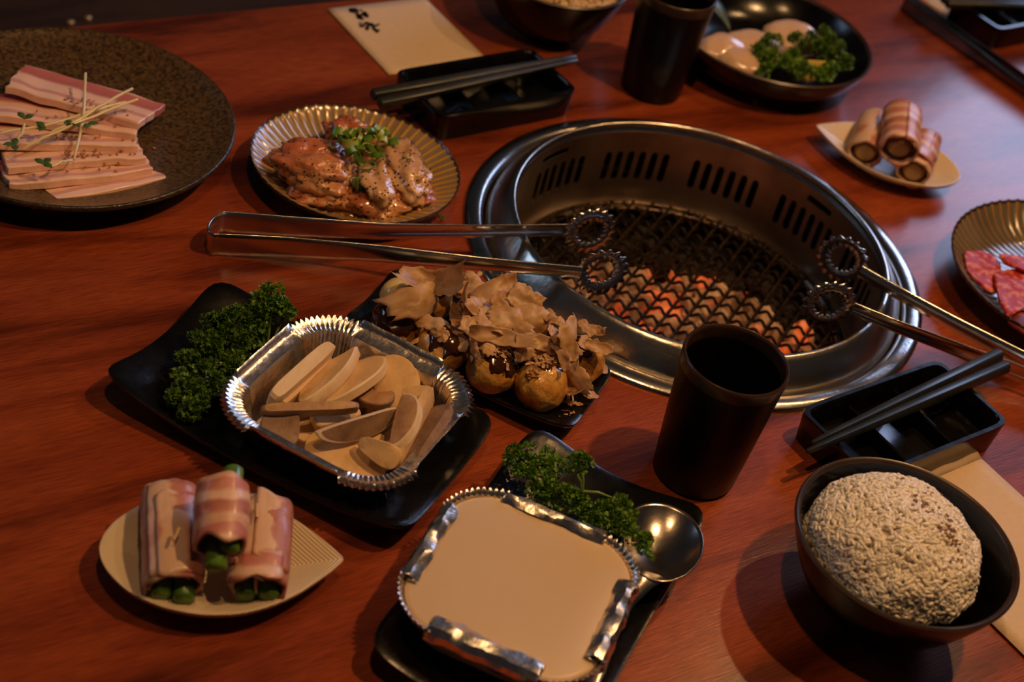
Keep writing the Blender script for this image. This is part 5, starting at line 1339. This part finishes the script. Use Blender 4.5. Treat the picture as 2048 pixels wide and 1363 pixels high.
bacon_flap(r1, -H[0] * .8, H[0] * .9, 0.0150, 0.0112, 0.35, 2.1, 8.0, 'baconflat', 0.004)
bacon_flap(r3, -H[2] * .9, H[2] * .75, 0.0146, 0.0112, 0.5, 1.9, 9.0, 'baconflat', -0.006)
bacon_flap(r3, H[2] * .35, H[2] * 1.02, 0.0146, 0.0112, 0.8, 2.9, 10.0, 'bacon', 0.003)
for k, s in enumerate(PICKS1): pick((r1, r1, r3, r2, r3)[k], *s)
q1 = bacon_roll('orange-edged bacon roll at the left of the far leaf plate', *ROLLS2[0], 0.0135, 0.0125, 'baconflat', 4.0, 1.15, -1.2, 1.15)
q2 = bacon_roll('bacon roll lying highest in the middle of the far leaf plate', *ROLLS2[1], 0.0152, 0.0140, 'bacon', 5.0, 1.50, 0.6, 1.15)
q3_ = bacon_roll('bacon roll at the right of the far leaf plate, toothpick sticking out', *ROLLS2[2], 0.0132, 0.0122, 'bacon', 6.0, 1.15, 0.2, 1.15)
bpy.context.view_layer.update()
for root, s, r in ((q1, ROLLS2[0], 0.0102), (q2, ROLLS2[1], 0.0105), (q3_, ROLLS2[2], 0.0100)):
    a, b = Vector(s[0]), Vector(s[1]); e = (b - a); k = {0: 0.05, 1: 0.2, 2: 0.05}[(q1, q2, q3_).index(root)]
    spear(root, a - e * k, b + e * k, r, True, 'potato', 'rice_cake')
for k, s in enumerate(PICKS2): pick((q2, q3_, q3_)[k], *s)
# strip of bacon drooping over the right roll
a, b = Vector(ROLLS2[2][0]), Vector(ROLLS2[2][1]); inv = q3_.matrix_world.inverted(); v = []
for i in range(13):
    t_ = i / 12
    for j in range(9):
        s = j / 8; th_ = 0.5 + 2.2 * s
        v.append((0.004 + 0.018 * t_ + 0.002 * sin(s * 5), (0.0158 + 0.002 * t_ + 0.0012 * sin(t_ * 7)) * cos(th_) - 0.003 * t_, (0.0150 + 0.002 * t_) * sin(th_)))
solid(mk('bacon_flap', v, [(i * 9 + j, i * 9 + j + 1, i * 9 + j + 10, i * 9 + j + 9) for i in range(12) for j in range(8)], 'bacon', q3_), 0.0018, 0)


# ------------------------------------------------------------------ beef
BFL = ['marbled raw beef slice lying at the left in the olive fluted plate', 'largest bright red beef slice in the olive fluted plate', 'red beef slice at the back of the olive fluted plate', 'dark red beef slice at the front of the olive fluted plate']
for k, poly in enumerate(BEEF):
    c = sum((Vector(p) for p in poly), Vector()) / len(poly); n = len(poly) * 6; ol = []
    for i in range(n):
        a, b = Vector(poly[i // 6]), Vector(poly[(i // 6 + 1) % len(poly)]); ol.append(a.lerp(b, (i % 6) / 6) - c)
    for _ in range(2): ol = [(ol[i - 1] + ol[i] * 2 + ol[(i + 1) % n]) / 4 for i in range(n)]
    rings = []
    for s, dz in ((0.02, 0.0), (0.3, 0), (0.6, 0), (0.85, 0), (0.97, -0.0002), (1.0, -0.0012), (0.97, -0.0028), (0.6, -0.003), (0.02, -0.003)):
        rings.append([(p.x * s, p.y * s, dz + 0.0028 * noise.noise(Vector((p.x * s * 45, p.y * s * 45, k * 3.3))) + (-0.05 * (p.y * s) if k != 3 else 0)) for p in ol])
    v, f = loops(rings, True, True); f = [tuple(reversed(q)) for q in f]
    o = mk('beef_slice', v, f, 'beefdark' if k == 3 else 'beef', angle=60); o.location = c
    tag(o, BFL[k], 'beef', 'raw beef slices')


# ------------------------------------------------------------------ scallops, lemon, leaf
SLB = ['peach-coloured raw scallop partly behind the far tumbler', 'peach-coloured raw scallop resting against the near rim of its bowl', 'raw scallop in the middle of the bowl, by the bamboo leaf', 'raw scallop at the back of the bowl, behind the parsley']
for k, (p, r, a) in enumerate(SCALLOPS):
    vv, ff = blob(60 + k, 4, 0.10, 1.2); o = mk('raw_scallop', [(x * r * 0.92, y * r * 0.72, z * 0.0125) for x, y, z in vv], ff, 'scallop', angle=0)
    o.location = (p[0], p[1], p[2] - 0.009); o.rotation_euler = (radians(12), radians(-6), radians(a + 20)); tag(o, SLB[k], 'scallop', 'raw scallops')
ol = [(0.019 * cos(pi + pi * k / 24), 0.019 * sin(pi + pi * k / 24)) for k in range(25)]
rings = [[(x * k, y * k - 0.002 * (k < .99), z) for x, y in ol] for k, z in ((0.05, -0.003), (0.9, -0.003), (1.0, -0.002), (1.0, 0.002), (0.9, 0.003), (0.05, 0.003))]
v, f = loops(rings, True, True)
o = mk('lemon_slice', v, f, 'lemon', angle=40); o.location = (LEMON[0], LEMON[1] + 0.004, LEMON[2] - 0.001); o.rotation_euler = (radians(68), 0, radians(22)); tag(o, 'yellow lemon half-slice tucked into the parsley', 'lemon')
a, b = Vector(BAMBOO[0]), Vector(BAMBOO[1]); b = a + (b - a) * 1.15
leaf = thing('bamboo_leaf', 'dark green bamboo leaf with a pale midrib in the scallop bowl', 'leaf'); leaf.matrix_world = frame(a, b); L_ = (b - a).length; v = []
for i in range(13):
    t_ = i / 12; w = 0.0155 * sin(pi * (0.08 + 0.84 * t_)) ** 0.8
    for j in range(7): s = j / 3 - 1; v.append(((t_ - .5) * L_ * 1.3, w * s, 0.002 * abs(s) + 0.003 * sin(pi * t_)))
solid(mk('leaf_blade', v, [(i * 7 + j, i * 7 + j + 1, i * 7 + j + 8, i * 7 + j + 7) for i in range(12) for j in range(6)], 'bamboo', leaf), 0.0004, 0)
mk('midrib', *tube([((i / 12 - .5) * L_ * 1.3, 0, 0.0006 + 0.003 * sin(pi * i / 12)) for i in range(13)], 0.0009, 6), 'bamboovein', leaf)


# ------------------------------------------------------------------ rice
def rice_mound(name, label, x, y, zc, a, b, n, mat, seed, lo=-0.03):
    rng = np.random.default_rng(seed); V, F = [], []
    # inner dome
    dv, df = lathe([(a * 0.972 * cos(t_), b * 0.972 * sin(t_)) for t_ in [radians(k) for k in (-8, 0, 6, 12, 25, 40, 55, 70, 82, 89.7)]], 48)
    V += [tuple(p) for p in dv]; F += df
    m = 6; prof = [(-1.0, 0.25), (-0.72, 0.78), (0, 1.0), (0.72, 0.80), (1.0, 0.25)]
    for i in range(n):
        u1 = rng.uniform(lo, 1.0); ph = rng.uniform(0, 2 * pi); c = math.sqrt(max(0, 1 - u1 * u1))
        nr = Vector((c * cos(ph) / a, c * sin(ph) / a, u1 / b)).normalized()
        bulge = 1 + 0.06 * noise.noise(Vector((c * cos(ph) * 3, c * sin(ph) * 3, u1 * 3 + seed)))
        p = Vector((a * c * cos(ph), a * c * sin(ph), b * u1)) * bulge + nr * rng.uniform(-0.0004, 0.0006)
        t1 = nr.cross(Vector(rng.normal(size=3).tolist())).normalized(); t1 = (t1 + nr * rng.uniform(-0.28, 0.28)).normalized(); t2 = nr.cross(t1).normalized(); t3 = t1.cross(t2)
        L_ = rng.uniform(0.0026, 0.0035); w = rng.uniform(0.00115, 0.00140); k0 = len(V)
        for s, r in prof:
            for q in range(m):
                an = 2 * pi * q / m; d = p + t1 * s * L_ + t2 * (r * w * cos(an)) + t3 * (r * w * sin(an)); V.append((d.x, d.y, d.z))
        for j in range(4):
            for q in range(m): F.append((k0 + j * m + q, k0 + j * m + (q + 1) % m, k0 + (j + 1) * m + (q + 1) % m, k0 + (j + 1) * m + q))
        F.append(tuple(k0 + q for q in range(m - 1, -1, -1))); F.append(tuple(k0 + 4 * m + q for q in range(m)))
    o = mk(name, V, F, mat, angle=0); o.location = (x, y, zc); o['kind'] = 'stuff'
    return tag(o, label, 'rice')


RA, RB, RZ = 0.0525, 0.0385, 0.0490
RX, RY = BX - 0.0065, BY - 0.003
rice_mound('rice_mound', 'heap of white rice grains domed up in the near bowl', RX, RY, RZ, RA, RB, 3600, 'rice', 3)
for k in range(95):
    if k < 60: q_ = R.gauss(0, 0.011); px, py = 0.013 + q_ * 0.75 + R.gauss(0, 0.0035), -0.003 - q_ * 0.75 + R.gauss(0, 0.0035)
    else: px, py = R.uniform(-0.02, 0.03), R.uniform(-0.012, 0.035)
    q = 1 - (px * px + py * py) / RA ** 2
    if q <= 0.12: continue
    o = bpy.data.objects.new('sesame_seed', sm2); C.objects.link(o); o.location = (RX + px, RY + py, RZ + RB * math.sqrt(q) + 0.0010)
    o.rotation_euler = (R.uniform(-.4, .4) - py * 12, R.uniform(-.4, .4) + px * 12, R.uniform(0, 6)); tag(o, 'brown sesame seed sprinkled on the white rice', 'sesame seed', 'sesame seeds on the rice')
rice_mound('rice_mound', 'yellowish rice filling the far bowl', -0.045, 1.302, 0.043, 0.058, 0.020, 1500, 'rice2', 5, -0.05)
